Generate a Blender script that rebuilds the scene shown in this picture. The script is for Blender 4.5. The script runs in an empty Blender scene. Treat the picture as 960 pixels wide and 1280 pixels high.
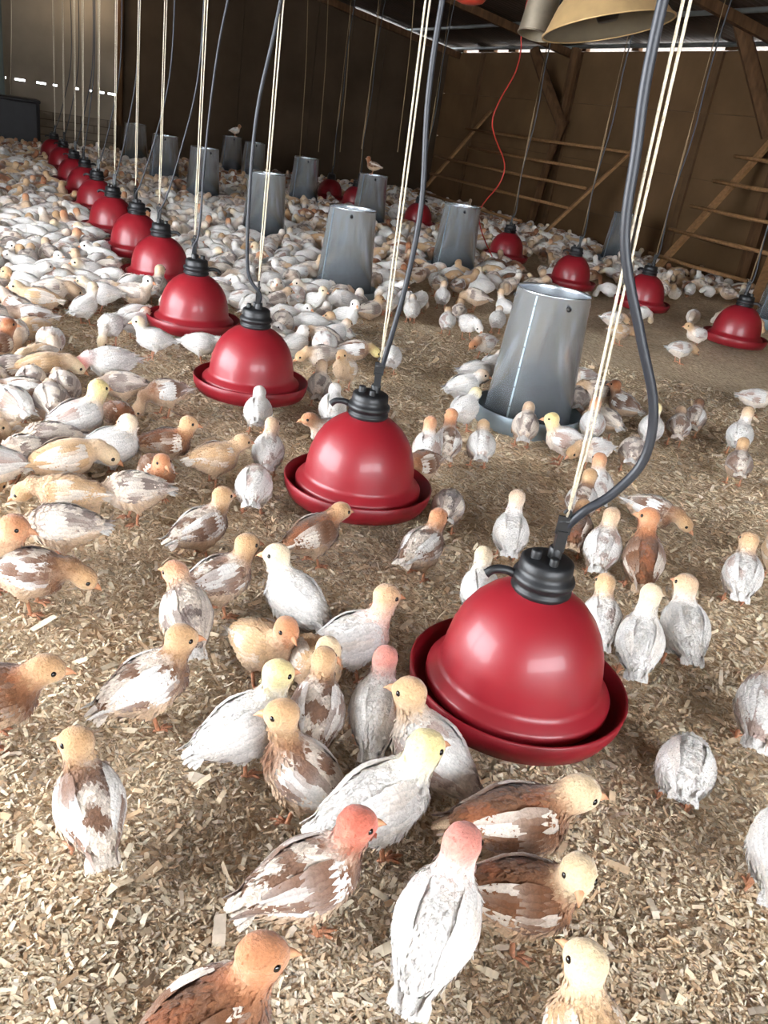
import bpy, math, random
import numpy as np
from mathutils import Vector, Matrix, noise

# ------------------------------------------------------------------ scene, camera, light
scene = bpy.context.scene
COL = scene.collection
random.seed(7)
RNG = np.random.default_rng(11)

# shed frame: +Y runs along the drinker rows towards the end wall, +X to the right-hand side wall
F_PX, PITCH, ROLL, YAW, CAM_H = 1044.5, .42933, .16071, .48866, 1.12
_rt = np.array([math.cos(YAW), -math.sin(YAW), 0.])
_fh = np.array([math.sin(YAW), math.cos(YAW), 0.])
FWD = _fh * math.cos(PITCH) + np.array([0, 0, -math.sin(PITCH)])
_up = np.cross(_rt, FWD)
RGT = math.cos(ROLL) * _rt + math.sin(ROLL) * _up
UPV = -math.sin(ROLL) * _rt + math.cos(ROLL) * _up
cam_data = bpy.data.cameras.new('camera')
cam = bpy.data.objects.new('camera', cam_data)
COL.objects.link(cam)
cam_data.sensor_fit = 'VERTICAL'
cam_data.sensor_height = 32.0
cam_data.lens = F_PX / 1280 * 32.0
cam_data.clip_start = .02
cam.matrix_world = Matrix(((RGT[0], UPV[0], -FWD[0], 0), (RGT[1], UPV[1], -FWD[1], 0),
                           (RGT[2], UPV[2], -FWD[2], CAM_H), (0, 0, 0, 1)))
scene.camera = cam

world = bpy.data.worlds.new('daylight')
scene.world = world
world.use_nodes = True
wn = world.node_tree
wn.nodes['Background'].inputs[0].default_value = (.90, .95, 1.0, 1)
wn.nodes['Background'].inputs[1].default_value = 6.0

scene.view_settings.view_transform = 'Standard'
scene.view_settings.look = 'None'
scene.view_settings.gamma = 1.0
scene.view_settings.use_curve_mapping = False
scene.view_settings.exposure = 1.93

M3 = np.array([RGT, -UPV, FWD])
CAMP = np.array([0, 0, CAM_H])


def at(x, y, z=0.0):
    """floor (or height z) point seen at a pixel of the 960x1280 photograph"""
    d = M3.T @ np.array([(x - 480) / F_PX, (y - 640) / F_PX, 1])
    return CAMP + (z - CAM_H) / d[2] * d


def atX(x, y, X):
    d = M3.T @ np.array([(x - 480) / F_PX, (y - 640) / F_PX, 1])
    return CAMP + X / d[0] * d


def atY(x, y, Y):
    d = M3.T @ np.array([(x - 480) / F_PX, (y - 640) / F_PX, 1])
    return CAMP + Y / d[1] * d


def lin(c):
    return tuple(((v / 255) / 12.92 if v / 255 <= .04045 else ((v / 255 + .055) / 1.055) ** 2.4) for v in c)


# ------------------------------------------------------------------ materials
MATS = {}


def mat(name, rgb, rough=.6, metal=0., spec=.5, var=.12, scale=30., bump=0., bscale=60., stretch=(1, 1, 1), rgb2=None,
        coat=0., sub=0.):
    m = bpy.data.materials.new(name)
    m.use_nodes = True
    nt = m.node_tree
    b = nt.nodes['Principled BSDF']
    b.inputs['Roughness'].default_value = rough
    b.inputs['Metallic'].default_value = metal
    b.inputs['Specular IOR Level'].default_value = spec
    b.inputs['Coat Weight'].default_value = coat
    tc = nt.nodes.new('ShaderNodeTexCoord')
    mp = nt.nodes.new('ShaderNodeMapping')
    mp.inputs['Scale'].default_value = stretch
    nt.links.new(tc.outputs['Object'], mp.inputs[0])
    nz = nt.nodes.new('ShaderNodeTexNoise')
    nz.inputs['Scale'].default_value = scale
    nz.inputs['Detail'].default_value = 5
    nt.links.new(mp.outputs[0], nz.inputs['Vector'])
    rp = nt.nodes.new('ShaderNodeValToRGB')
    c = lin(rgb)
    c2 = lin(rgb2) if rgb2 else tuple(v * (1 - 2.2 * var) for v in c)
    rp.color_ramp.elements[0].position = .32
    rp.color_ramp.elements[1].position = .68
    rp.color_ramp.elements[0].color = (*c2, 1)
    rp.color_ramp.elements[1].color = (*c, 1)
    nt.links.new(nz.outputs['Fac'], rp.inputs[0])
    nt.links.new(rp.outputs[0], b.inputs['Base Color'])
    if bump:
        nb = nt.nodes.new('ShaderNodeTexNoise')
        nb.inputs['Scale'].default_value = bscale
        nb.inputs['Detail'].default_value = 6
        nt.links.new(mp.outputs[0], nb.inputs['Vector'])
        bp = nt.nodes.new('ShaderNodeBump')
        bp.inputs['Strength'].default_value = bump
        bp.inputs['Distance'].default_value = .01
        nt.links.new(nb.outputs['Fac'], bp.inputs['Height'])
        nt.links.new(bp.outputs[0], b.inputs['Normal'])
    MATS[name] = m
    return m


def vcol_mat(name, rough=.8, nscale=120., namp=.12, sheen=0., bump=0.):
    m = bpy.data.materials.new(name)
    m.use_nodes = True
    nt = m.node_tree
    b = nt.nodes['Principled BSDF']
    b.inputs['Roughness'].default_value = rough
    b.inputs['Specular IOR Level'].default_value = .25
    b.inputs['Sheen Weight'].default_value = sheen
    a = nt.nodes.new('ShaderNodeVertexColor')
    a.layer_name = 'Col'
    tc = nt.nodes.new('ShaderNodeTexCoord')
    nz = nt.nodes.new('ShaderNodeTexNoise')
    nz.inputs['Scale'].default_value = nscale
    nz.inputs['Detail'].default_value = 4
    nt.links.new(tc.outputs['Object'], nz.inputs['Vector'])
    mr = nt.nodes.new('ShaderNodeMapRange')
    mr.inputs[1].default_value, mr.inputs[2].default_value = .3, .7
    mr.inputs[3].default_value, mr.inputs[4].default_value = 1 - namp * 1.6, 1 + namp * .6
    nt.links.new(nz.outputs['Fac'], mr.inputs[0])
    mx = nt.nodes.new('ShaderNodeMix')
    mx.data_type = 'RGBA'
    mx.blend_type = 'MULTIPLY'
    mx.inputs[0].default_value = 1
    nt.links.new(a.outputs[0], mx.inputs[6])
    nt.links.new(mr.outputs[0], mx.inputs[7])
    nt.links.new(mx.outputs[2], b.inputs['Base Color'])
    if bump:
        bp = nt.nodes.new('ShaderNodeBump')
        bp.inputs['Strength'].default_value = bump
        bp.inputs['Distance'].default_value = .004
        nt.links.new(nz.outputs['Fac'], bp.inputs['Height'])
        nt.links.new(bp.outputs[0], b.inputs['Normal'])
    MATS[name] = m
    return m


vcol_mat('plumage', .85, 210, .12, .3, .55)
vcol_mat('shaving', .75, 60, .15)
mat('red_plastic', (140, 25, 36), .42, 0, .5, .06, 6, .05, 25, coat=.15)
mat('red_dish', (132, 20, 32), .42, 0, .5, .08, 8, .05, 25)
mat('black_plastic', (26, 27, 30), .45, 0, .5, .15, 40)
mat('hose_rubber', (34, 37, 45), .45, 0, .5, .1, 20)
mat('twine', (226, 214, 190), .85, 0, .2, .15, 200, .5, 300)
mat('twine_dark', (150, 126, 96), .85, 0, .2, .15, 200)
mat('galvanised', (204, 210, 216), .27, .76, .5, .06, 9, .04, 20, (1, 1, .25))
mat('pan_grey', (150, 164, 172), .45, .35, .5, .08, 12)
mat('bolt', (60, 58, 56), .4, .8)
mat('eye_black', (14, 9, 7), .12, 0, .6, 0)
mat('beak_horn', (222, 160, 120), .5, 0, .5, .12, 90)
mat('leg_skin', (212, 148, 112), .55, 0, .5, .18, 160, .4, 400)
mat('comb_red', (205, 90, 76), .6, 0, .4, .1, 90)
mat('wall_board', (110, 84, 58), .9, 0, .2, .14, 1.6, .15, 30)
mat('wall_batten', (98, 74, 52), .9, 0, .2, .14, 6, .2, 40)
mat('end_board', (76, 62, 48), .9, 0, .2, .16, 1.3, .15, 30)
mat('end_render', (142, 130, 114), .9, 0, .2, .14, 1.4, .2, 24)
mat('block', (120, 108, 94), .95, 0, .2, .14, 7, .3, 50)
mat('mortar', (84, 74, 64), .95, 0, .2, .1, 20)
mat('rough_timber', (92, 66, 44), .9, 0, .2, .2, 7, .4, 30, (3, 3, .6))
mat('perch_timber', (150, 110, 72), .8, 0, .3, .15, 9, .3, 40, (.5, 4, 4))
mat('roof_sheet', (72, 58, 46), .7, .1, .4, .2, 2.5, .2, 20)
mat('pipe_steel', (128, 130, 128), .5, .6, .5, .12, 6)
mat('brooder_tan', (206, 172, 122), .45, .35, .5, .1, 8)
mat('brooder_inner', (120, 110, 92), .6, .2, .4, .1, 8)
mat('can_grey', (142, 130, 112), .55, .5, .5, .15, 10)
mat('lamp_red', (206, 70, 46), .4, 0, .5, .08, 8)
mat('cable_red', (178, 46, 36), .5, 0, .4, .05, 20)
mat('bin_black', (36, 34, 38), .55, 0, .4, .15, 6)
mat('post_grey', (96, 104, 98), .7, 0, .4, .12, 5)
mat('white_enamel', (232, 226, 214), .5, 0, .4, .05, 20)

# litter floor between and beyond the chips
m = bpy.data.materials.new('litter')
m.use_nodes = True
nt = m.node_tree
b = nt.nodes['Principled BSDF']
b.inputs['Roughness'].default_value = .9
b.inputs['Specular IOR Level'].default_value = .15
tc = nt.nodes.new('ShaderNodeTexCoord')
vo = nt.nodes.new('ShaderNodeTexVoronoi')
vo.inputs['Scale'].default_value = 70
mpv = nt.nodes.new('ShaderNodeMapping')
mpv.inputs['Scale'].default_value = (1, .6, 1)
nt.links.new(tc.outputs['Object'], mpv.inputs[0])
nt.links.new(mpv.outputs[0], vo.inputs['Vector'])
n1 = nt.nodes.new('ShaderNodeTexNoise')
n1.inputs['Scale'].default_value = 1.7
n1.inputs['Detail'].default_value = 5
nt.links.new(tc.outputs['Object'], n1.inputs['Vector'])
sp = nt.nodes.new('ShaderNodeSeparateColor')
nt.links.new(vo.outputs['Color'], sp.inputs[0])
rp = nt.nodes.new('ShaderNodeValToRGB')
rp.color_ramp.elements[0].color = (*lin((212, 184, 150)), 1)
rp.color_ramp.elements[1].color = (*lin((246, 228, 198)), 1)
nt.links.new(sp.outputs[0], rp.inputs[0])
r2 = nt.nodes.new('ShaderNodeValToRGB')
r2.color_ramp.elements[0].position = .35
r2.color_ramp.elements[1].position = .65
r2.color_ramp.elements[0].color = (.80, .78, .76, 1)
r2.color_ramp.elements[1].color = (1, 1, 1, 1)
nt.links.new(n1.outputs['Fac'], r2.inputs[0])
mx = nt.nodes.new('ShaderNodeMix')
mx.data_type = 'RGBA'
mx.blend_type = 'MULTIPLY'
mx.inputs[0].default_value = 1
nt.links.new(rp.outputs[0], mx.inputs[6])
nt.links.new(r2.outputs[0], mx.inputs[7])
nt.links.new(mx.outputs[2], b.inputs['Base Color'])
bp = nt.nodes.new('ShaderNodeBump')
bp.inputs['Strength'].default_value = .8
bp.inputs['Distance'].default_value = .008
nt.links.new(vo.outputs['Distance'], bp.inputs['Height'])
nt.links.new(bp.outputs[0], b.inputs['Normal'])
MATS['litter'] = m


# ------------------------------------------------------------------ mesh helpers
class MB:
    def __init__(s):
        s.v, s.f, s.sm = [], [], []

    def add(s, v, f, smooth=False):
        o = len(s.v)
        s.v += [tuple(p) for p in v]
        s.f += [tuple(i + o for i in q) for q in f]
        s.sm += [smooth] * len(f)
        return s

    def box(s, x0, x1, y0, y1, z0, z1):
        v = [(x, y, z) for x in (x0, x1) for y in (y0, y1) for z in (z0, z1)]
        return s.add(v, [(0, 1, 3, 2), (4, 6, 7, 5), (0, 4, 5, 1), (2, 3, 7, 6), (0, 2, 6, 4), (1, 5, 7, 3)])

    def lathe(s, prof, n=48, cx=0, cy=0, smooth=True, close=False):
        v, f = [], []
        for r, z in prof:
            for k in range(n):
                a = 2 * math.pi * k / n
                v.append((cx + r * math.cos(a), cy + r * math.sin(a), z))
        m_ = len(prof)
        for i in range(m_ if close else m_ - 1):
            j = (i + 1) % m_
            for k in range(n):
                f.append((i * n + k, i * n + (k + 1) % n, j * n + (k + 1) % n, j * n + k))
        return s.add(v, f, smooth)

    def tube(s, pts, r, n=8, caps=True, smooth=True):
        pts = [Vector(p) for p in pts]
        rs = r if hasattr(r, '__len__') else [r] * len(pts)
        v, f = [], []
        t0 = (pts[1] - pts[0]).normalized()
        a = t0.orthogonal().normalized()
        for i, p in enumerate(pts):
            t = (pts[min(i + 1, len(pts) - 1)] - pts[max(i - 1, 0)]).normalized()
            a = (a - t * a.dot(t))
            a = a.normalized() if a.length > 1e-6 else t.orthogonal().normalized()
            bb = t.cross(a)
            for k in range(n):
                g = 2 * math.pi * k / n
                v.append(p + (a * math.cos(g) + bb * math.sin(g)) * rs[i])
        for i in range(len(pts) - 1):
            for k in range(n):
                f.append((i * n + k, i * n + (k + 1) % n, (i + 1) * n + (k + 1) % n, (i + 1) * n + k))
        if caps:
            f.append(tuple(range(n))[::-1])
            f.append(tuple((len(pts) - 1) * n + k for k in range(n)))
        return s.add(v, f, smooth)

    def beam(s, a, b, w, h):
        """rectangular bar from a to b; w across, h in the up-ish direction"""
        a, b = Vector(a), Vector(b)
        t = (b - a).normalized()
        side = t.cross(Vector((0, 0, 1)))
        side = side.normalized() if side.length > 1e-4 else Vector((1, 0, 0))
        u = side.cross(t)
        v = []
        for p in (a, b):
            for sx, sz in ((-1, -1), (1, -1), (1, 1), (-1, 1)):
                v.append(p + side * (sx * w / 2) + u * (sz * h / 2))
        return s.add(v, [(0, 1, 2, 3), (7, 6, 5, 4), (0, 4, 5, 1), (1, 5, 6, 2), (2, 6, 7, 3), (3, 7, 4, 0)])

    def mesh(s, name, material):
        me = bpy.data.meshes.new(name)
        me.from_pydata(s.v, [], s.f)
        me.polygons.foreach_set('use_smooth', s.sm)
        me.materials.append(MATS[material])
        me.update()
        return me

    def build(s, name, material, parent=None, loc=None, bevel=0):
        o = new_obj(name, s.mesh(name, material), parent, loc)
        if bevel:
            md = o.modifiers.new('bevel', 'BEVEL')
            md.width = bevel
            md.segments = 2
        return o


def new_obj(name, data, parent=None, loc=None):
    o = bpy.data.objects.new(name, data)
    COL.objects.link(o)
    if parent:
        o.parent = parent
    if loc is not None:
        o.location = loc
    return o


def empty(name, loc=(0, 0, 0), rz=0):
    o = bpy.data.objects.new(name, None)
    o.empty_display_size = .05
    COL.objects.link(o)
    o.location = loc
    o.rotation_euler = (0, 0, rz)
    return o


def tag(o, label=None, cat=None, group=None, kind=None):
    if label:
        o['label'] = label
    if cat:
        o['category'] = cat
    if group:
        o['group'] = group
    if kind:
        o['kind'] = kind
    return o


def struct(o, label=None):
    o['kind'] = 'structure'
    if label:
        o['label'] = label
    return o


def smooth_path(pts, n=6):
    """Catmull-Rom through points"""
    P_ = [Vector(p) for p in pts]
    P_ = [2 * P_[0] - P_[1]] + P_ + [2 * P_[-1] - P_[-2]]
    out = []
    for i in range(1, len(P_) - 2):
        for k in range(n):
            t = k / n
            a, b_, c_, d = P_[i - 1], P_[i], P_[i + 1], P_[i + 2]
            out.append(.5 * ((2 * b_) + (c_ - a) * t + (2 * a - 5 * b_ + 4 * c_ - d) * t * t + (3 * b_ - a - 3 * c_ + d) * t ** 3))
    out.append(P_[-2])
    return out


# ------------------------------------------------------------------ the shed
XR, XL, YE, YB = 7.8, -3.2, 15.0, -3.2
RIDGE = 2.3
EAVE = 2.50


def roof_z(x):
    return EAVE + .15 * (XR - x) if x > RIDGE else EAVE + .15 * (x - (XL))


fl = MB()
NX, NY = 2, 2
fl.box(XL - .2, XR + .2, YB - 1.5, YE + .2, -.12, 0.0)
FLOOR = struct(fl.build('floor', 'litter'), 'litter floor of pale wood shavings')

# right-hand side wall: boards between battens, three courses, an open slit of daylight under the eave
wr = struct(empty('wall_right', (XR, 0, 0)), 'brown board side wall behind the perches')
cuts_y = [-3.2, .25, 2.95, 5.65, 8.35, 11.05, 13.75, 15.06]
cuts_z = [0, .435, 1.08, 1.785, 2.435]
panel_cache = {}
for i in range(len(cuts_y) - 1):
    for j in range(4):
        y0, y1, z0, z1 = cuts_y[i], cuts_y[i + 1], cuts_z[j], cuts_z[j + 1]
        dx = random.uniform(0, .006)
        key = (round(y1 - y0, 2), j)
        if key not in panel_cache:
            panel_cache[key] = MB().box(0, .03, .006, y1 - y0 - .006, .005, z1 - z0 - .005).mesh('panel', 'wall_board')
        new_obj('panel', panel_cache[key], wr, (dx, y0, z0))
bat = MB().box(-.035, 0, -.045, .045, 0, 2.42).mesh('batten', 'wall_batten')
for y in cuts_y[1:-1]:
    new_obj('batten', bat, wr, (0, y, 0))
backing = MB().box(.032, .06, YB, YE, 0, 2.425).build('backing_sheet', 'wall_batten', wr)
for y, ln in ((-2, 1.5), (3, .6), (6.9, .12), (8.2, .25), (9.9, .14), (11.35, .8), (12.9, .2), (13.7, .5), (14.6, .25)):
    MB().box(-.01, .055, y - ln / 2, y + ln / 2, 2.436, 2.52).build('eave_block', 'rough_timber', wr)

# far end wall: block base and rendered sheets with a slit between, darker boards to the right of the post
we = struct(empty('wall_end', (0, YE, 0)), 'end wall with a low block base and brown boards')
bx = 0
for r_ in range(5):
    x = XL - (.2 if r_ % 2 else 0)
    while x < 2.14:
        x1 = min(x + .4, 2.14)
        if x1 > .3:
            key = (round(x1 - x, 2),)
            if key not in panel_cache:
                panel_cache[key] = MB().box(.006, x1 - x - .006, 0, .1, .006, .104).mesh('block', 'block')
            new_obj('block', panel_cache[key], we, (x, random.uniform(0, .008), r_ * .11))
        x += .4
MB().box(XL, 2.14, .015, .1, 0, .55).build('mortar_bed', 'mortar', we)
MB().box(XL, .55, -.0, .1, .55, 2.7).build('panel', 'end_render', we)
MB().box(.55, 2.14, .0, .08, .55, .915).build('panel', 'end_render', we)
MB().box(.55, 2.14, .0, .08, .94, 3.35).build('panel', 'end_render', we)
for x, ln in ((.62, .12), (.9, .16), (1.16, .1), (1.4, .26), (1.66, .16), (1.83, .1), (1.98, .05)):
    MB().box(x - ln / 2, x + ln / 2, 0.005, .075, .90, .955).build('slit_filler', 'end_render', we)
nb = 9
xs = np.linspace(2.2, XR, nb + 1)
for i in range(nb):
    x0, x1 = xs[i] + .004, xs[i + 1] - .004
    mb = MB()
    dy = random.uniform(0, .012)
    g = .02
    gap = .05 if 5.6 < x0 < 6.9 else (.02 if x0 > 6.5 else -.06)
    v = [(x, y + dy, z) for y in (0, .03) for x, z in ((x0, 0), (x1, 0), (x1, roof_z(x1) - gap - .04), (x0, roof_z(x0) - gap - .04))]
    mb.add(v, [(0, 1, 2, 3), (7, 6, 5, 4), (0, 4, 5, 1), (1, 5, 6, 2), (2, 6, 7, 3), (3, 7, 4, 0)])
    mb.build('board', 'end_board', we)
MB().box(2.14, XR + .1, .035, .06, 0, 2.44).build('backing_sheet', 'end_board', we)
v = [(2.14, .035, 2.44), (XR, .035, 2.44), (5.0, .035, roof_z(5.0) - .075), (2.3, .035, roof_z(2.3))]
MB().add(v, [(0, 1, 2, 3)]).build('gable_sheet', 'end_board', we)
MB().box(XL, 2.2, .09, .12, 2.5, 3.4).build('gable_sheet', 'end_render', we)

# left-hand side: unseen wall, open stretch to the daylight, both ends closed to shape the light
wl = struct(empty('wall_left', (XL, 0, 0)), 'unseen side wall, open stretch and closed ends shaped for the light')
MB().box(-.1, 0, 5.5, YE, 0, .30).build('low_wall', 'block', wl)
MB().box(-.1, 0, 5.5, YE, .30, 2.6).build('sheet', 'end_render', wl)  # closed from here on to dim the far end
for y in (.6, 3.1, 5.5):
    MB().box(-.1, .02, y - .06, y + .06, 0, 2.55).build('post', 'rough_timber', wl)
MB().box(-.1, 0, YB, .6, 0, 2.6).build('sheet', 'end_render', wl)  # near stretch closed off to darken the floor at lower left
# rear wall behind the photographer, unseen; its opening is sized for the light it lets in
wb = struct(empty('wall_rear', (0, YB, 0)), 'unseen rear wall with an opening sized for the light')
MB().box(XL, -1.6, -.08, 0, 0, 2.55).build('sheet', 'end_render', wb)
MB().box(-1.6, 3.0, -.08, 0, 0, 1.05).build('rear_light_block', 'rough_timber', wb)  # added lower panel holding back daylight from behind
MB().box(3.0, XR, -.08, 0, 0, 2.55).build('sheet', 'end_render', wb)
v = [(x, y, z) for y in (-.08, 0) for x, z in ((XL, 2.45), (XR, 2.45), (RIDGE, 3.4))]
MB().add(v, [(0, 1, 2), (5, 4, 3), (0, 3, 4, 1), (1, 4, 5, 2), (2, 5, 3, 0)]).build('gable_sheet', 'end_render', wb)

# roof: corrugated sheets on pipe purlins
rf = struct(empty('ceiling', (0, 0, 0)), 'dark corrugated roof sheets on steel purlins')
for side in (0, 1):
    xa, xb = (RIDGE, XR + .35) if side == 0 else (XL - .35, RIDGE)
    y = YB - .3
    while y < YE + .2:
        y1 = min(y + 1.0, YE + .2)
        n_ = 40
        vv, ff = [], []
        for k in range(n_ + 1):
            yy = y + (y1 - y + .03) * k / n_
            zz = .012 * math.sin(2 * math.pi * yy / .1)
            for xx in (xa, xb):
                z = EAVE + .15 * (XR - xx) if side == 0 else EAVE + .15 * (xx - XL)
                vv.append((xx, yy, z + zz + .02))
        for k in range(n_):
            ff.append((2 * k, 2 * k + 1, 2 * k + 3, 2 * k + 2))
        MB().add(vv, ff, True).build('roof_sheet', 'roof_sheet', rf)
        y += 1.0
for x in (XL + .1, -1.6, .2, 2.3, 3.6, 5.2, 6.8, XR - .12):
    z = roof_z(x) - .045
    MB().tube([(x, YB, z), (x, YE, z)], .026, 10).build('purlin', 'pipe_steel', rf)
for y in (.2, 3.6, 7.2, 11.2, 14.6):
    for xa, xb in ((XR, RIDGE), (XL, RIDGE)):
        MB().beam((xa, y, roof_z(xa) - .12), (xb, y, roof_z(xb) - .12), .07, .1).build('rafter', 'rough_timber', rf)

# timber wall posts with knee braces
trim_n = 0


def timber(pts, w, name, label):
    global trim_n
    trim_n += 1
    o = MB().tube(pts, w, 7, smooth=False).build('trim_%d' % trim_n, 'rough_timber')
    return struct(o, label)


p0, p1 = atX(668, 62, 7.35), atX(703, 158, 7.62)
timber([tuple(p0), tuple((p0 + p1) / 2 + [0, .02, 0]), tuple(p1)], [.075, .085, .08], 'post', 'dark rough knee brace from roof to side wall')
p2 = atX(672, 232, 7.55)
timber([tuple(p1 + [0, 0, .08]), tuple((p1 + p2) / 2), (p2[0], p2[1], 0)], [.085, .06, .07], 'post', 'rough timber post behind the far perch')
p3 = atX(720, 68, 7.68)
timber([(7.68, p3[1], 1.55), (7.68, p3[1], roof_z(7.68) - .06)], [.07, .075], 'post', 'short timber stud under the eave')
p0, p1 = atX(925, 25, 7.05), atX(962, 170, 7.5)
timber([tuple(p0), tuple(p1)], [.08, .085], 'post', 'dark knee brace above the near perch')
timber([(7.6, 6.9, 0), (7.6, 6.9, roof_z(7.6) - .05)], [.08, .08], 'post', 'rough timber wall post behind the near perch')
timber([(2.17, 14.93, .50), (2.17, 14.93, roof_z(2.17))], [.05, .05], 'post', 'dark post standing where the end wall changes colour')
o = MB().box(.2, .52, 14.62, 14.72, 0, 2.9).build('trim_9', 'post_grey')
struct(o, 'grey green upright board beside the dark bin')

# ------------------------------------------------------------------ bell drinkers
dome_prof = [(.052, .300), (.060, .296), (.082, .284), (.106, .264), (.127, .238), (.144, .206), (.156, .170), (.163, .132), (.166, .098),
             (.168, .088), (.174, .082), (.188, .070), (.192, .064), (.192, .046), (.188, .040), (.184, .046), (.184, .062),
             (.160, .084), (.156, .13), (.148, .17), (.12, .236), (.06, .285)]
dish_prof = [(.150, .012), (.195, .010), (.214, .014), (.226, .034), (.231, .066), (.2345, .069), (.238, .066), (.2345, .036), (.222, .008),
             (.205, 0), (.10, -.004), (.02, -.004), (.02, .006), (.10, .006)]
cap_prof = [(.0, .372), (.030, .372), (.046, .370), (.052, .366), (.0535, .350), (.0535, .338), (.060, .336), (.061, .322), (.056, .320),
            (.0565, .312), (.0600, .310), (.060, .303), (.056, .300), (.055, .292), (.050, .288)]
dome_prof = [(r_, .3 - (.3 - z) * .90) for r_, z in dome_prof]
dish_prof = [(r_ * .955, .034 + z * .92) for r_, z in dish_prof]
bell_meshes = {
    'dome': MB().lathe(dome_prof, 72, close=False).mesh('dome', 'red_plastic'),
    'dish': MB().lathe(dish_prof, 72).mesh('dish', 'red_dish'),
    'cap': MB().lathe(cap_prof, 40).mesh('cap', 'black_plastic'),
}
mb = MB().lathe([(.0, .395), (.012, .395), (.014, .392), (.014, .37)], 16, .012, .006)
mb.lathe([(.0, .388), (.010, .388), (.011, .385), (.011, .37)], 14, -.026, -.006)
mb.lathe([(.0, .386), (.008, .386), (.009, .383), (.009, .37)], 14, .005, -.030)
bell_meshes['valve'] = mb.mesh('valve', 'black_plastic')
mb = MB().tube(smooth_path([(-.052, 0, .325), (-.075, 0, .332), (-.098, .0, .330), (-.112, .0, .318)]), [.009] * 18 + [.010], 10)
bell_meshes['drip_arm'] = mb.mesh('drip_arm', 'black_plastic')
mb = MB().box(.004, .024, -.007, .009, .39, .432)
mb.box(.000, .028, -.002, .004, .425, .462)
mb.tube([(.002, .003, .45), (.030, .003, .452)], .006, 8)
mb.tube(smooth_path([(.014, .001, .458), (.020, .001, .468), (.014, .001, .476), (.008, .001, .468)]), .0035, 6)
bell_meshes['hanger'] = mb.mesh('hanger', 'black_plastic')
bell_meshes['rib'] = MB().lathe([(.0604, .334), (.0622, .331), (.0622, .326), (.0604, .324)], 40).mesh('cap_ring', 'black_plastic')
BELL_Z = .042
RTV = np.array([math.cos(YAW), -math.sin(YAW), 0])
drinkers = []
LANDMARKS = []


def drinker(x, y, label, group, hose_off, dark=False, spin=0., tilt=(0, 0), hr=.0055, lean=0.):
    root = empty('bell_drinker', (x, y, BELL_Z), spin)
    root.rotation_euler = (tilt[0], tilt[1], spin)
    tag(root, label, 'drinker', group)
    new_obj('dome', bell_meshes['dome'], root)
    new_obj('dish', bell_meshes['dish'], root)
    c = new_obj('cap', bell_meshes['cap'], root)
    new_obj('cap_ring', bell_meshes['rib'], c)
    new_obj('valve', bell_meshes['valve'], root)
    new_obj('drip_arm', bell_meshes['drip_arm'], root)
    new_obj('hanger', bell_meshes['hanger'], root)
    rz = root.rotation_euler.to_matrix()
    inv = rz.transposed()
    top = roof_z(x) - .06 - BELL_Z
    R0 = Vector((.015, .0, .462))
    b0 = rz @ R0
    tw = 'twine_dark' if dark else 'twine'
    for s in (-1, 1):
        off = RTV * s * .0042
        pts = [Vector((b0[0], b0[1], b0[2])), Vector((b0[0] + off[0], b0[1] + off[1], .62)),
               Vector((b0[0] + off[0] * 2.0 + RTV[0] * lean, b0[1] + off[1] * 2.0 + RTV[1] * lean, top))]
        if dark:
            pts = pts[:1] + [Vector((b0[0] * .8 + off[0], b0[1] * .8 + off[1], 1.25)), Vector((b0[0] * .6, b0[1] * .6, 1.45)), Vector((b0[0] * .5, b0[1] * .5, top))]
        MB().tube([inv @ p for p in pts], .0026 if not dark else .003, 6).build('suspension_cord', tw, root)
    if hose_off:
        pts = [rz @ Vector((.012, .006, .39)), rz @ Vector((.018, .008, .43))]
        for z, r_ in hose_off:
            q = Vector((b0[0], b0[1], z - BELL_Z)) + Vector(RTV * (r_ + lean * (z - .45) / (top - .4)))
            pts.append(q)
        MB().tube([inv @ p for p in smooth_path(pts, 6)], hr, 10).build('water_hose', 'hose_rubber', root)
    drinkers.append((x, y))
    LANDMARKS.append((x, y, None))
    return root


ORD = ['first', 'second', 'third', 'fourth', 'fifth', 'sixth', 'seventh', 'eighth', 'ninth', 'tenth', 'eleventh', 'twelfth']
row1 = [(674, 742), (459, 523), (319, 411), (245, 345), (201, 297), (171, 269), (140.5, 247.5), (121, 226), (106, 210), (92.5, 199), (79, 185), (67.5, 175)]
for i, (px, py) in enumerate(row1):
    p = at(px, py, .332)
    if i == 0:
        ho = [(.52, .03), (.565, .075), (.64, .115), (.74, .108), (.86, .055), (1.0, -.005), (1.14, -.02), (1.3, -.03), (1.7, -.02), (2.6, .0)]
    elif i == 1:
        ho = [(.56, .018), (.75, .045), (.95, .055), (1.2, .035), (1.45, .04), (1.8, .07), (2.7, .05)]
    elif i == 2:
        ho = [(.55, -.045), (.8, -.06), (1.1, -.055), (1.4, -.01), (1.8, .03), (2.7, .05)]
    else:
        s = random.uniform(.6, 1.3)
        ho = [(.55, .03 * s), (.8, .09 * s), (1.2, .16 * s), (1.7, .17 * s), (2.2, .15 * s), (2.9, .12 * s)]
        if i == 3:
            ho = [(.55, .02), (.9, .03), (1.3, .06), (1.8, .13), (2.9, .2)]
    lab = 'red bell drinker with looping black hose, %s from the end wall in the long row' % ORD[11 - i]
    if i == 0:
        lab = 'large red bell drinker with widest hose loop, twelfth from the end wall'
    spin = [-.55, -.5, 2.2 - math.pi, -2.2, -2.2, -2.6, 2.9, 2.9, -2.8, 2.5, 2.8, 2.2][i]
    spin = [-.45, -.45, -1.9, -3.5, -3.6, -2.6, -.5, -.4, -2.8, -.5, -.6, -.4][i]
    drinker(p[0], p[1], lab, 'bell drinkers in the long row', ho, spin=spin, hr=[.0088, .0075, .0065][i] if i < 3 else .005, lean=[-.085, -.05][i] if i < 2 else 0.)
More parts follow.
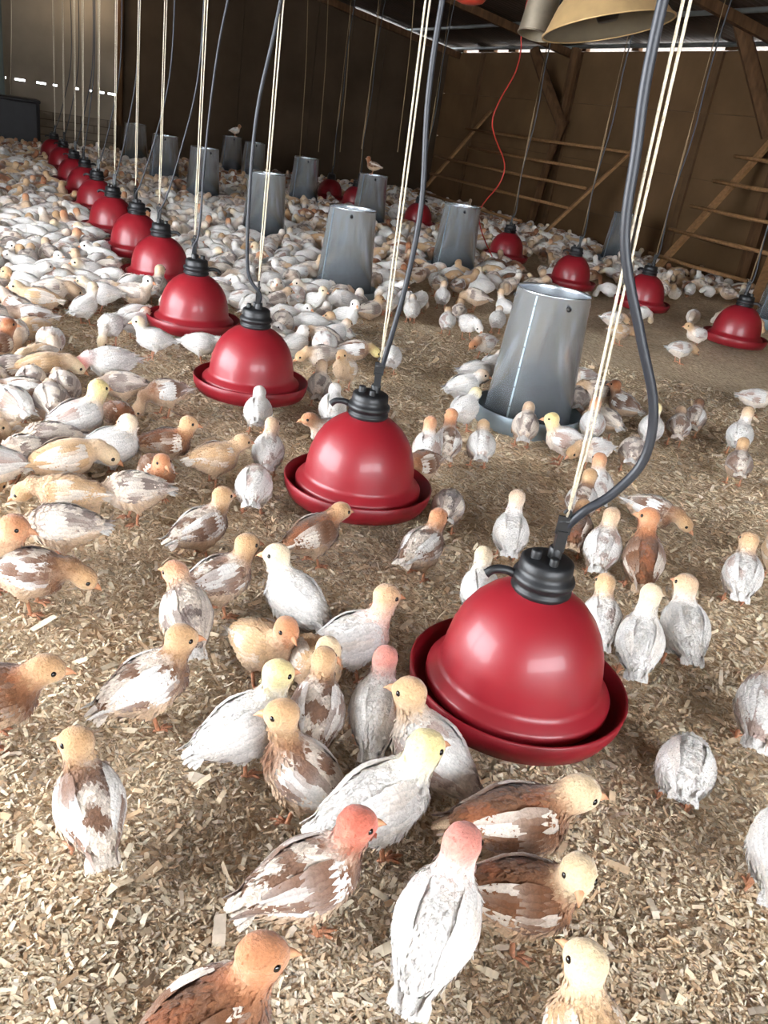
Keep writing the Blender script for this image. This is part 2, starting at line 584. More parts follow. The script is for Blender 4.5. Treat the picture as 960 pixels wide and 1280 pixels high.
for i_ in range(12):
    LANDMARKS[i_] = LANDMARKS[i_][:2] + ('the %s long-row drinker from the end wall' % ORD[11 - i_],)
row2 = [(930, 384), (811, 345), (719, 321), (637, 292), (525, 255), (437, 237), (414, 225)]
for i, (px, py) in enumerate(row2):
    p = at(px, py, .332)
    if i == 5:
        p = np.array([4.55, 10.75, 0])
    ho = [(.55, .02), (.9, .0), (1.4, .03), (1.9, .02), (2.7, .06)]
    drinker(p[0], p[1], 'red bell drinker on dull tan cord, %s from the end wall in the shaded row' % ORD[6 - i], 'bell drinkers in the shaded row',
            ho, True, spin=random.uniform(-3, 3))

for i_ in range(7):
    LANDMARKS[12 + i_] = LANDMARKS[12 + i_][:2] + ('the %s shaded-row drinker from the end wall' % ORD[6 - i_],)
# ------------------------------------------------------------------ hopper feeders
hop_prof = [(.188, .052), (.152, .585), (.153, .596), (.1555, .600), (.158, .596), (.1575, .590), (.1555, .588), (.1915, .052), (.188, .052)]
pan_prof = [(.0, .012), (.19, .012), (.222, .018), (.232, .050), (.236, .086), (.240, .088), (.243, .084), (.238, .044), (.228, .006), (.215, 0), (.0, 0)]
hop_m = MB().lathe(hop_prof, 64).mesh('hopper', 'galvanised')
pan_m = MB().lathe(pan_prof, 64).mesh('pan', 'pan_grey')
mb = MB()
for a0 in (0,):
    vv = []
    for z, r_ in ((.055, .1925), (.585, .1568)):
        for da in (-.022, .022):
            for dr in (-.001, .0007):
                vv.append(((r_ + dr) * math.cos(a0 + da), (r_ + dr) * math.sin(a0 + da), z))
    mb.add(vv, [(1, 3, 7, 5), (0, 1, 5, 4), (3, 2, 6, 7), (0, 2, 3, 1), (4, 5, 7, 6)])
seam_m = mb.mesh('seam', 'pan_grey')
riv_m = MB().lathe([(0, .0026), (.0022, .002), (.0034, 0)], 8).mesh('rivet', 'bolt')
bolt_m = MB().lathe([(0, .008), (.006, .008), (.007, .006), (.007, .003), (.011, .002), (.011, 0)], 10).mesh('bolt', 'bolt')
feed_m = MB().lathe([(0, .30), (.10, .27), (.165, .22)], 32).mesh('feed', 'shaving')
feeders = []


def feeder(x, y, label, group, spin, lean=(0, 0), detail=True):
    root = empty('hopper_feeder', (x, y, 0))
    root.rotation_euler = (lean[0], lean[1], spin)
    tag(root, label, 'feeder', group)
    h = new_obj('hopper', hop_m, root)
    new_obj('pan', pan_m, root)
    new_obj('seam', seam_m, h)
    if detail:
        for k in range(6):
            z = .12 + .085 * k
            r_ = .1925 + (z - .055) / (.53) * (.1568 - .1925) + .002
            o = new_obj('rivet', riv_m, h, (r_ * math.cos(0), r_ * math.sin(0), z))
            o.rotation_euler = (0, math.pi / 2, 0)
    for a in (.9, .9 + 2.1, .9 + 4.2):
        r_ = .1585
        o = new_obj('bolt', bolt_m, h, (r_ * math.cos(a), r_ * math.sin(a), .555))
        o.rotation_euler = (0, math.pi / 2, a)
    feeders.append((x, y))


CAMSIDE = lambda x, y: math.atan2(-y, -x)
sA = [(2.19, 2.93), (2.27, 5.38), (2.33, 7.5), (2.38, 10.05), (2.25, 11.64), (2.25, 13.9)]
for i, (x, y) in enumerate(sA):
    c_ = CAMSIDE(x, y)
    feeder(x, y, 'galvanised tube feeder in grey pan, %s from end wall in drinker-side row' % ORD[5 - i],
           'tube feeders beside the red drinkers', c_ + (-.42 if i == 0 else random.uniform(-1, -.3)) , lean=(0, 0))
for i_, (x, y) in enumerate(sA):
    LANDMARKS.append((x, y, 'the %s drinker-side feeder from the end wall' % ORD[5 - i_]))
sB = [(3.8, 6.62), (4.1, 9.24), (3.9, 10.95), (3.9, 13.3), (3.85, 14.4)]
for i, (x, y) in enumerate(sB):
    feeder(x, y, 'dull galvanised tube feeder, %s from end wall in the middle row' % ORD[4 - i], 'tube feeders in the middle row',
           CAMSIDE(x, y) - .75)
for i_, (x, y) in enumerate(sB):
    LANDMARKS.append((x, y, 'the %s middle-row feeder from the end wall' % ORD[4 - i_]))
feeder(6.95, 8.25, 'shaded metal tube feeder standing between the two perch ladders', None, CAMSIDE(6.9, 8.3) - .9)
p = at(957, 398)
feeder(p[0] - .35, p[1] - .42, 'pale metal tube feeder beside the lowest bars of the near perch ladder', None, CAMSIDE(p[0], p[1]) - .9)

# ------------------------------------------------------------------ perch ladders leaning on the side wall
def on_lean(x, y, x0=6.62, slope=1.42):
    """point seen at a pixel on the sloping plane z = slope * (X - x0)"""
    d = M3.T @ np.array([(x - 480) / F_PX, (y - 640) / F_PX, 1])
    t = (slope * (CAMP[0] - x0) - CAMP[2]) / (d[2] - slope * d[0])
    return CAMP + t * d


def perch(label, bars, rails):
    root = empty('perch_ladder', tuple(on_lean(*rails[0][0]) * [1, 1, 0]))
    base = Vector(root.location)
    tag(root, label, 'perch')
    for a, b_ in rails:
        pa, pb = on_lean(*a), on_lean(*b_)
        pb = np.array(pb)
        # run the rail down to the floor and up along its own line
        pa2 = pa + (pb - pa) * (-pa[2] / (pb[2] - pa[2])) if pb[2] != pa[2] else pa
        o = MB().beam(Vector(pa2) - base, Vector(pb) - base, .09, .035).build('rail', 'perch_timber', root)
        o.location.x += .03
    for a, b_ in bars:
        pa, pb = on_lean(*a), on_lean(*b_)
        xm, zm = (pa[0] + pb[0]) / 2, (pa[2] + pb[2]) / 2
        q = [Vector((xm - .02, pa[1], zm + .02)) - base, Vector((xm - .02, (pa[1] + pb[1]) / 2, zm + .012)) - base, Vector((xm - .02, pb[1], zm + .02)) - base]
        MB().tube(q, [.020, .022, .018], 7).build('bar', 'perch_timber', root)


perch('pale timber perch ladder with five bars leaning near the far corner',
      [((525, 237), (650, 283)), ((540, 217), (713, 265)), ((545, 197), (733, 238)), ((587, 186), (745, 215)), ((585, 161), (792, 196))],
      [((668, 300), (790, 186)), ((524, 240), (612, 138))])
perch('reddish timber perch ladder with five bars beside the pale tube feeder',
      [((813, 318), (934, 355)), ((838, 288), (1010, 332)), ((864, 260), (1010, 290)), ((892, 230), (1010, 247)), ((916, 202), (1010, 205))],
      [((831, 321), (962, 176)), ((945, 365), (1010, 205))])

# ------------------------------------------------------------------ things hanging from the roof
# brooder reflector
root = empty('brooder_hood', (3.02, 4.1, 1.74))
root.rotation_euler = (Matrix.Rotation(math.radians(-15), 3, Vector(_fh)) @ Matrix.Rotation(math.radians(-5), 3, Vector(_rt))).to_euler()
tag(root, 'tan conical metal brooder hood hanging under the roof', 'brooder')
hood = [(.335, 0), (.330, .006), (.318, .02), (.25, .12), (.17, .20), (.10, .245), (.085, .26), (.085, .33), (.0, .335)]
inner = [(.0, .31), (.07, .30), (.085, .25), (.165, .19), (.245, .112), (.312, .015), (.330, .0), (.335, 0)]
MB().lathe(hood, 56).build('hood', 'brooder_tan', root)
MB().lathe(inner, 56).build('hood_lining', 'brooder_inner', root)
MB().lathe([(.0, .03), (.05, .03), (.06, .05), (.06, .16), (.04, .2), (.0, .2)], 24).build('burner', 'bolt', root)
MB().tube([(0, 0, .33), (0.02, .0, roof_z(3.02) - 1.8)], .004, 6).build('chain', 'twine_dark', root)
MB().lathe([(.329, .002), (.337, .004), (.337, -.004), (.329, -.004)], 56, close=True).build('rolled_rim', 'brooder_tan', root)
# grey can
p = at(668, 44, 1.72)
root = empty('hanging_can', tuple(p))
root.rotation_euler = (math.radians(-6), math.radians(10), 0)
tag(root, 'grey brown metal can hanging upside down beside the brooder hood', 'can')
MB().lathe([(.098, .0), (.1, .004), (.086, .30), (.08, .34), (.0, .345)], 40).build('body', 'can_grey', root)
MB().lathe([(.0, .33), (.078, .33), (.094, .004), (.098, .0)], 40).build('lining', 'brooder_inner', root)
MB().lathe([(.096, .003), (.103, .004), (.104, -.002), (.098, -.004)], 40, close=True).build('rolled_rim', 'can_grey', root)
MB().tube([(0, 0, .34), (.0, .0, roof_z(p[0]) - p[2] - .05)], .004, 6).build('hanging_wire', 'twine_dark', root)
# red lamp bowl, mostly above the frame
p = at(585, 6, 1.95)
root = empty('lamp_bowl', tuple(p))
tag(root, 'small orange red bowl shade hanging under the roof', 'lamp shade')
MB().lathe([(.0, .0), (.05, .003), (.10, .02), (.13, .06), (.14, .11), (.14, .2), (.05, .26), (.0, .27)], 40).build('shade', 'lamp_red', root)
MB().lathe([(.142, .10), (.147, .105), (.147, .115), (.142, .12)], 40, close=True).build('rim_band', 'lamp_red', root)
MB().tube([(0, 0, .27), (0, 0, roof_z(p[0]) - p[2] - .05)], .004, 6).build('flex', 'twine_dark', root)
# red cable
pts = [atY(x, y, 7.0) for x, y in ((664, -30), (657, 30), (655, 60), (645, 90), (622, 125), (612, 150), (618, 172), (633, 205), (628, 230), (605, 256), (597, 272), (601, 295), (618, 330))]
pts = [p + np.array([0, .05 * math.sin(i), 0]) for i, p in enumerate(pts)]
pts[0][2] = roof_z(pts[0][0]) - .05
o = MB().tube(smooth_path([tuple(p) for p in pts], 5), .006, 6).build('hanging_cable', 'cable_red')
tag(o, 'thin red cable hanging in loose waves to the floor', 'cable')
# free cords on the end wall side
for k, (x0, y0, x1, y1, Y, w) in enumerate(((375, 195, 380, 0, 12.2, 0), (398, 190, 407, 0, 12.6, 0), (425, 190, 435, 0, 12.0, 0), (497, 190, 512, 0, 9.5, 0), (13, 118, 13, -5, 14.6, 0),
                                            (452, 186, 470, 0, 10.4, 0))):
    a, c_ = atY(x0, y0, Y), atY(x1, y1, Y)
    c_[2] = roof_z(c_[0]) - .04
    mid = (a + c_) / 2 + [.03, 0, 0]
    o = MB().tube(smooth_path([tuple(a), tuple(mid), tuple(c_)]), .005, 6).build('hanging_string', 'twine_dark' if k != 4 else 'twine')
    tag(o, 'thin cord hanging from roof in front of the dark boards' if k != 4 else 'thin pale cord hanging above the dark bin', 'cord', 'cords in front of the dark boards' if k != 4 else None)

# dark bin at the end wall
mb = MB().box(0, 1.25, 0, .55, 0, .70)
root = empty('storage_bin', (-.28, 14.3, 0))
tag(root, 'black boxy plastic bin standing against the end wall', 'bin')
mb.build('body', 'bin_black', root, bevel=.05)
MB().box(-.012, 1.262, -.012, .562, .655, .705).build('lid', 'bin_black', root, bevel=.02)
# unseen bulb added in place of an opening, to light the end wall
p = atY(112, -14, 14.4)
root = empty('added_bulb', tuple(p))
tag(root, 'unseen warm bulb added to light the upper end wall', 'added lamp')
mg = bpy.data.materials.new('added_bulb_glow')
mg.use_nodes = True
mg.node_tree.nodes['Principled BSDF'].inputs['Emission Color'].default_value = (1, .82, .6, 1)
mg.node_tree.nodes['Principled BSDF'].inputs['Emission Strength'].default_value = 60
MATS['added_bulb_glow'] = mg
MB().lathe([(.0, -.05), (.02, -.046), (.034, -.025), (.036, 0), (.026, .03), (.016, .05), (.014, .06)], 20).build('bulb', 'added_bulb_glow', root)
MB().lathe([(.0, .10), (.018, .1), (.02, .06), (.0, .058)], 16).build('socket', 'black_plastic', root)
MB().tube([(0, 0, .1), (0, 0, roof_z(p[0]) - p[2] - .03)], .004, 6).build('flex', 'black_plastic', root)
# #CHICKS

# ------------------------------------------------------------------ chicks
def srgb(c):
    return np.array(lin(c))


PAL = {k: srgb(v) for k, v in dict(white=(236, 231, 226), cream=(228, 206, 170), yellow=(232, 214, 148), tan=(206, 168, 126), orange=(202, 140, 100),
                                  red=(206, 112, 94), brown=(122, 80, 52), rust=(152, 92, 58), grey=(146, 128, 120), pink=(230, 190, 176),
                                  fawn=(206, 176, 146), dark=(96, 72, 60), pale=(232, 218, 204)).items()}
#            neck     breast   back     belly    wing     patch    amount tail
KINDS = {
    'w': ('white', 'white', 'white', 'white', 'white', 'pale', .18, 'white'),
    'p': ('pink', 'pink', 'white', 'white', 'white', 'pale', .2, 'white'),
    'm': ('brown', 'brown', 'pale', 'fawn', 'white', 'brown', .42, 'pale'),
    'n': ('fawn', 'pale', 'white', 'pale', 'white', 'rust', .25, 'white'),
    'b': ('rust', 'brown', 'rust', 'fawn', 'pale', 'brown', .62, 'fawn'),
    't': ('fawn', 'fawn', 'tan', 'fawn', 'pale', 'tan', .5, 'pale'),
    'g': ('fawn', 'pale', 'pale', 'fawn', 'pale', 'grey', .45, 'white'),
}


def surface_nets(V, org, h):
    """vectorised surface nets on the grid V (negative inside)"""
    S = V < 0
    nx, ny, nz = V.shape
    cs = [(i, j, k) for i in (0, 1) for j in (0, 1) for k in (0, 1)]
    sub = lambda A, c: A[c[0]:nx - 1 + c[0], c[1]:ny - 1 + c[1], c[2]:nz - 1 + c[2]]
    cnt = sum(sub(S, c).astype(np.int8) for c in cs)
    act = (cnt > 0) & (cnt < 8)
    idx = -np.ones(act.shape, int)
    ids = np.argwhere(act)
    idx[act] = np.arange(len(ids))
    acc = np.zeros((len(ids), 3))
    num = np.zeros(len(ids))
    for a in range(8):
        for b_ in range(a + 1, 8):
            ca, cb = np.array(cs[a]), np.array(cs[b_])
            if np.abs(ca - cb).sum() != 1:
                continue
            va = V[tuple((ids + ca).T)]
            vb = V[tuple((ids + cb).T)]
            mk = (va < 0) != (vb < 0)
            t = np.where(mk, va / np.where(mk, va - vb, 1), 0)
            acc += np.where(mk[:, None], ca + t[:, None] * (cb - ca), 0)
            num += mk
    verts = org + (ids + acc / num[:, None]) * h
    faces = []
    for ax in range(3):
        u, w = (ax + 1) % 3, (ax + 2) % 3
        sl0 = [slice(1, -1)] * 3
        sl1 = [slice(1, -1)] * 3
        sl0[ax] = slice(0, V.shape[ax] - 1)
        sl1[ax] = slice(1, V.shape[ax])
        A, B = S[tuple(sl0)], S[tuple(sl1)]
        e = np.argwhere(A != B)
        off = np.ones(3, int)
        off[ax] = 0
        e = e + off
        flip = S[tuple(e.T)]
        du, dw = np.zeros(3, int), np.zeros(3, int)
        du[u], dw[w] = 1, 1
        q = np.stack([idx[tuple((e - du - dw).T)], idx[tuple((e - dw).T)], idx[tuple(e.T)], idx[tuple((e - du).T)]], 1)
        q[~flip] = q[~flip][:, ::-1]
        faces.append(q)
    F = np.concatenate(faces)
    return verts, F[(F >= 0).all(1)]


def rot_y(a):
    c, s = math.cos(a), math.sin(a)
    return np.array([[c, 0, s], [0, 1, 0], [-s, 0, c]])


def _wing_table():
    E_ = [((-.006, .108), (.077, .0555, .056)), ((.034, .110), (.042, .047, .049)), ((-.062, .114), (.043, .036, .033))]
    xs_, as_ = np.linspace(-.14, .09, 47), np.linspace(-1.2, 1.7, 30)
    T = np.zeros((47, 30))
    rr = np.linspace(0, .075, 151)
    for i, x in enumerate(xs_):
        for j, a in enumerate(as_):
            inside = np.zeros(151, bool)
            for (cx, cz), (rx, ry, rz_) in E_:
                inside |= ((x - cx) / rx) ** 2 + (rr * math.cos(a) / ry) ** 2 + ((.111 + rr * math.sin(a) - cz) / rz_) ** 2 < 1
            T[i, j] = max(rr[inside].max() if inside.any() else 0, .019)
    for _ in range(3):
        T[1:-1] = (T[:-2] + 2 * T[1:-1] + T[2:]) / 4
    return T


WT = _wing_table()


def wing_r(x, a):
    fx, fa = np.clip((x + .14) / .23 * 46, 0, 45.999), np.clip((a + 1.2) / 2.9 * 29, 0, 28.999)
    i, j = int(fx), int(fa)
    u, w = fx - i, fa - j
    return (WT[i, j] * (1 - u) + WT[i + 1, j] * u) * (1 - w) + (WT[i, j + 1] * (1 - u) + WT[i + 1, j + 1] * u) * w


class Chick:
    """one posed chick in local space: +X is its heading, feet at the origin"""

    def __init__(s, kind='w', head='cream', pose='up', yaw=0., pitch=12., seed=0, sit=False, voxel=.0062, flakes=1300, feather=True, hpitch=-6.):
        s.kind, s.seed, s.flakes_n, s.voxel = kind, seed, flakes, voxel
        rg = np.random.default_rng(seed + 100)
        s.rg = rg
        K = KINDS[kind]
        s.c = dict(zip(('neck', 'breast', 'back', 'belly', 'wing', 'patch', 'amt', 'tail'), [PAL[k] if isinstance(k, str) else k for k in K]))
        hc = PAL[head]
        s.hc = hc
        s.drop = -.048 if sit else 0.
        R = rot_y(-math.radians(pitch))
        s.R, s.piv = R, np.array([-.002, 0, .104])
        B = s.body
        # neck and head
        nb = B((.050, 0, .128))
        ya = math.radians(yaw)
        half = ya * .45
        if pose == 'up':
            hd, mid = np.array([.024, 0, .060]), np.array([.018, 0, .030])
        elif pose == 'tall':
            hd, mid = np.array([.020, 0, .076]), np.array([.017, 0, .040])
        elif pose == 'level':
            hd, mid = np.array([.048, 0, .034]), np.array([.028, 0, .022])
        elif pose == 'low':
            hd, mid = np.array([.074, 0, -.022]), np.array([.042, 0, .004])
        elif pose == 'tuck':
            hd, mid = np.array([.008, 0, .046]), np.array([.006, 0, .024])
        else:
            hd, mid = np.array([.072, 0, -.084]), np.array([.050, 0, -.026])
        if pose == 'peck':
            hd[2] = max(hd[2], .040 - (nb[2]))
        cz, sz = math.cos(half), math.sin(half)
        Rz = np.array([[cz, -sz, 0], [sz, cz, 0], [0, 0, 1]])
        hd, mid = Rz @ hd, Rz @ mid
        s.head = nb + hd
        hp = math.radians({'peck': -58, 'low': -30}.get(pose, hpitch))
        s.hdir = np.array([math.cos(ya) * math.cos(hp), math.sin(ya) * math.cos(hp), math.sin(hp)])
        s.hside = np.array([-math.sin(ya), math.cos(ya), 0])
        s.hup = np.cross(s.hdir, s.hside)
        c = s.c
        back = -np.array([1., 0, .25])
        nflow = -(hd / np.linalg.norm(hd))
        P_ = []
        # (type, params, colour, flow)
        P_.append(('e', B((-.006, 0, .108)), (.077, .0555, .056), 'body', back))
        P_.append(('e', B((.034, 0, .110)), (.042, .047, .049), 'body', np.array([-.6, 0, -.8])))
        P_.append(('e', B((-.062, 0, .114)), (.043, .036, .033), 'body', back))
        P_.append(('c', B((.040, 0, .120)), nb + mid, .034, .0215, 'neck', nflow))
        P_.append(('c', nb + mid, s.head - s.hdir * .006, .0205, .0175, 'throat', nflow))
        P_.append(('e', s.head, (.0300, .0262, .0270), 'head', -s.hdir))
        P_.append(('e', s.head + s.hdir * .017 - s.hup * .005, (.0165, .0130, .0130), 'head', -s.hdir))
        s.hip = []
        for sg in (-1, 1):
            a = B((-.006, sg * .030, .088))
            kx = rg.uniform(-.012, .010)
            kn = np.array([-.010 + kx * .4, sg * .028, .056])
            ft = np.array([.004 + kx, sg * .030, 0])
            s.hip.append((kn, ft, sg))
            P_.append(('c', a, kn, .026, .010, 'belly', np.array([0, 0, -1.])))
        s.P = P_

    def body(s, p):
        return s.R @ (np.array(p, float) - s.piv) + s.piv

    def fields(s, X):
        D = []
        for q in s.P:
            if q[0] == 'e':
                d = X - q[1]
                if q[3] == 'head':
                    d = np.stack([d @ s.hdir, d @ s.hside, d @ s.hup], -1)
                else:
                    d = d @ s.R
                r = np.array(q[2])
                k0 = np.linalg.norm(d / r, axis=-1)
                k1 = np.linalg.norm(d / r ** 2, axis=-1)
                D.append(k0 * (k0 - 1) / np.maximum(k1, 1e-9))
            else:
                a, b_, ra, rb = q[1], q[2], q[3], q[4]
                ba = b_ - a
                h = np.clip(((X - a) @ ba) / (ba @ ba), 0, 1)
                D.append(np.linalg.norm(X - a - h[..., None] * ba, axis=-1) - (ra + (rb - ra) * h))
        return np.array(D)

    def sdf(s, X):
        k = .0065
        D = s.fields(X)
        mn = D.min(0)
        return mn - k * np.log(np.exp(-(D - mn) / k).sum(0))

    def noise3(s, X, sc):
        o = s.seed * 3.7
        return np.array([noise.noise(Vector((p[0] * sc + o, p[1] * sc * .9, p[2] * sc + o * .5))) for p in X])

    def colour(s, X, N):
        D = s.fields(X)
        W = np.exp(-(D - D.min(0)) / .007)
        W /= W.sum(0)
        c = s.c
        L = N @ s.R                      # normal in the body frame
        up = np.clip(L[:, 2] * .9 + .25, 0, 1)[:, None]
        fr = np.clip((L[:, 0] - .25) * 2.2, 0, 1)[:, None]
        bc = c['belly'] * (1 - up) + c['back'] * up
        bc = bc * (1 - fr) + c['breast'] * fr
        nz = s.noise3(X, 34)
        pm = np.clip((nz - (.42 - c['amt'])) * 5, 0, 1)[:, None] * np.clip(up * 1.6, .15, 1) * min(1, c['amt'] * 2.2)
        bc = bc * (1 - pm) + c['patch'] * pm
        out = np.zeros((len(X), 3))
        xl = (X - s.head)
        for i, q in enumerate(s.P):
            tagc = q[3] if q[0] == 'e' else q[5]
            if tagc == 'body':
                col = bc
            elif tagc == 'neck':
                col = c['neck'] * (1 - .35 * pm) + .35 * pm * c['patch']
            elif tagc == 'throat':
                col = .45 * c['neck'] + .55 * s.hc
            elif tagc == 'head':
                crown = np.clip((xl @ s.hup) / .02, -1, 1)[:, None]
                mt = np.clip(s.noise3(X, 60) * 1.4 + .15, 0, .5)[:, None]
                side = s.hc * (1 + .12 * (-crown)) * np.array([1, .94, .88]) ** np.clip(crown, 0, 1)
                col = side * (1 - mt * np.clip(.4 - crown * .5, 0, 1)) + PAL['cream'] * mt * np.clip(.4 - crown * .5, 0, 1)
            else:
                col = c['belly']
            out += W[i][:, None] * col
        j = 1 + .07 * s.noise3(X, 150)
        return np.clip(out * j[:, None], 0, 1)

    def flow(s, X):
        D = s.fields(X)
        W = np.exp(-(D - D.min(0)) / .01)
        W /= W.sum(0)
        return sum(W[i][:, None] * q[-1] for i, q in enumerate(s.P))

    # ---- wing surface in the body frame
    def wsurf(s, x, al, sg, off):
        r = wing_r(float(x), float(al)) + off
        y = r * np.cos(al)
        z = .111 + r * np.sin(al)
        return np.stack([x, sg * y, z], -1)

    def blade(s, x0, a0, x1, a1, w, sg, off, V, F, C, col, tipc, n=5):
        o = len(V)
        for i in range(n):
            t = i / (n - 1)
            x, a = x0 + (x1 - x0) * t, a0 + (a1 - a0) * t
            ww = w * (.55 + .9 * t - .55 * t * t) * (1 if t < .7 else math.sqrt(max(0, 1 - ((t - .7) / .32) ** 2)))
            da = ww / .05
            for k, lift in ((-1, -.0006), (0, .0011), (1, -.0006)):
                p = s.wsurf(np.array(x), np.array(a + k * da), sg, off + lift + .0035 * t * (1 - t) * 2)
                V.append(s.body(p))
                cc = col * (1 - .0) + 0
                g = (t - .55) / .45
                cc = cc if g < 0 else cc * (1 - g * .5) + tipc * g * .5
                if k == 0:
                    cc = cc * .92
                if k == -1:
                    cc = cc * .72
                C.append(cc)
        for i in range(n - 1):
            for k in (0, 1):
                f = (o + i * 3 + k, o + i * 3 + k + 1, o + i * 3 + k + 4, o + i * 3 + k + 3)
                F.append(f if sg > 0 else f[::-1])

    def wing(s, sg, rows=True):
        V, F, C = [], [], []
        rg = np.random.default_rng(s.seed * 2 + (sg > 0) + 5)
        c = s.c

        def pick(x, a):
            nz = noise.noise(Vector((x * 26 + s.seed * 5.1, a * 1.3 + sg * 4, s.seed * 1.7)))
            v = np.clip((nz - (.34 - c['amt'])) * 4, 0, 1) * min(1, .3 + c['amt'] * 1.5)
            jit = rg.uniform(.86, 1.04)
            cc = c['wing'] * (1 - v) + c['patch'] * v
            return cc * jit, .6 * c['wing'] + .4 * cc
        # shoulder shell
        nu, nv = 8, 7
        o = len(V)
        for i in range(nu):
            u = i / (nu - 1)
            x = .060 - .125 * u
            lo, hi = -.42 + .5 * u, 1.12 - .42 * u
            for j in range(nv):
                w = j / (nv - 1)
                a = lo + (hi - lo) * w
                edge = min(w, 1 - w) * 2
                e2 = min(1, u * 4)
                off = -.005 + .0075 * min(1, edge * 2) * e2 + (.0 if e2 >= 1 else -.004 * (1 - e2))
                V.append(s.body(s.wsurf(np.array(x), np.array(a), sg, off)))
                C.append(pick(x, a)[0])
        for i in range(nu - 1):
            for j in range(nv - 1):
                f = (o + i * nv + j, o + (i + 1) * nv + j, o + (i + 1) * nv + j + 1, o + i * nv + j + 1)
                F.append(f[::-1] if sg > 0 else f)
        if rows:
            for i in range(5):       # primaries
                t = i / 4
                a0 = .02 + .34 * t
                cc = pick(-.07, a0)
                s.blade(-.005 - .006 * i, a0, -.118 - .004 * i + rg.uniform(-.003, .003), .28 + .26 * t, .0082, sg, .0015 + .0006 * i, V, F, C, *cc)
            for i in range(6):       # secondaries
                t = i / 5
                a0 = -.12 + 1.05 * t
                cc = pick(-.03, a0)
                s.blade(.022, a0, -.080 - .012 * math.sin(t * 3) + rg.uniform(-.004, .004), .10 + .80 * t, .0098, sg, .0035 + .0004 * i, V, F, C, *cc)
            for i in range(7):       # greater coverts
                t = i / 6
                a0 = -.22 + 1.2 * t
                cc = pick(.0, a0)
                s.blade(.036, a0, -.022 + rg.uniform(-.006, .006), a0 * .92 + .05, .0088, sg, .0052 + .0003 * i, V, F, C, *cc, n=4)
            for i in range(6):       # lesser coverts
                t = i / 5
                a0 = -.16 + 1.05 * t
                cc = pick(.035, a0)
                s.blade(.052, a0, .012 + rg.uniform(-.004, .004), a0 * .95 + .03, .0085, sg, .0060, V, F, C, *cc, n=4)
        return V, F, C

    def tail(s):
        V, F, C = [], [], []
        c = s.c
        rg = np.random.default_rng(s.seed + 900)
        for i in range(7):
            t = (i - 3) / 3
            a = t * .34
            base = np.array([-.082, t * .012, .124 - abs(t) * .006])
            d = np.array([-math.cos(a), math.sin(a), -.10 - .18 * abs(t)])
            L = .054 * (1 - .16 * abs(t)) * rg.uniform(.93, 1.05)
            sd = np.array([math.sin(a), math.cos(a), -.25 * t])
            col = c['tail'] * rg.uniform(.86, 1.02)
            o = len(V)
            for k in range(4):
                q = k / 3
                w = .0085 * (.7 + .5 * q) * (1 if k < 3 else .35)
                for e in (-1, 0, 1):
                    V.append(s.body(base + d * L * q + sd * w * e + np.array([0, 0, (.0018 if e == 0 else 0) - .004 * q * q + .0012 * (3 - abs(t * 3)) * .6])))
                    C.append(col * (.9 if e else 1))
            for k in range(3):
                for e in (0, 1):
                    F.append((o + k * 3 + e, o + (k + 1) * 3 + e, o + (k + 1) * 3 + e + 1, o + k * 3 + e + 1))
        return V, F, C

    def body_mesh(s):
        allp = np.array([q[1] for q in s.P] + [q[2] for q in s.P if q[0] == 'c'])
        cor = np.array([s.body((x_, 0, z_)) for x_ in (-.108, .08) for z_ in (.05, .165)])
        lo, hi = np.minimum(allp.min(0) - .034, cor.min(0) - .012), np.maximum(allp.max(0) + .042, cor.max(0) + .012)
        lo[1], hi[1] = min(lo[1], -.062), max(hi[1], .062)
        h = s.voxel
        n = np.ceil((hi - lo) / h).astype(int) + 1
        ax = [lo[i] + h * np.arange(n[i]) for i in range(3)]
        X = np.stack(np.meshgrid(*ax, indexing='ij'), -1)
        V = s.sdf(X)
        verts, F = surface_nets(V, lo, h)
        e = 1e-3
        N = np.stack([s.sdf(verts + np.eye(3)[i] * e) - s.sdf(verts - np.eye(3)[i] * e) for i in range(3)], 1)
        N /= np.linalg.norm(N, axis=1, keepdims=True) + 1e-9
        Cc = s.colour(verts, N)
        # soft ruffles
        ruf = s.noise3(verts, 70) * .0014
        vv = verts + N * ruf[:, None]
        V_, F_, C_ = [vv], [F], [Cc]
        if s.flakes_n:
            rg = s.rg
            A = verts[F[:, 0]]
            pk = rg.integers(0, len(F), s.flakes_n)
            w4 = rg.dirichlet((1, 1, 1, 1), s.flakes_n)
            Pt = sum(w4[:, k:k + 1] * vv[F[pk, k]] for k in range(4))
            Nn = sum(w4[:, k:k + 1] * N[F[pk, k]] for k in range(4))
            Nn /= np.linalg.norm(Nn, axis=1, keepdims=True)
            Fl = s.flow(Pt) + rg.normal(0, .22, (s.flakes_n, 3))
            T = Fl - Nn * (Fl * Nn).sum(1, keepdims=True)
            T /= np.linalg.norm(T, axis=1, keepdims=True) + 1e-9
            Sd = np.cross(Nn, T)
            hdn = np.linalg.norm(Pt - s.head, axis=1)
            sz = np.where(hdn < .034, .40, np.where(hdn < .06, .75, 1.0)) * rg.uniform(.75, 1.25, s.flakes_n)
            keep = (np.linalg.norm(Pt - (s.head + s.hdir * .024), axis=1) > .016) & ((hdn > .0325) | (rg.random(s.flakes_n) < .25))
            L, Wd = (.0165 * sz)[:, None], (.0042 * sz)[:, None]
            lift = ((.0016 + .0056 * rg.random(s.flakes_n)) * np.where(hdn < .034, .35, 1))[:, None]
            a = Pt - Nn * .0012
            q0 = a
            q1 = a + T * L * .55 + Sd * Wd + Nn * lift * .6
            q2 = a + T * L + Nn * lift * .9
            q3 = a + T * L * .55 - Sd * Wd + Nn * lift * .6
            fc = s.colour(Pt, Nn) * np.where((hdn < .034)[:, None], rg.uniform(.97, 1.03, (s.flakes_n, 1)), rg.uniform(.90, 1.06, (s.flakes_n, 1)))
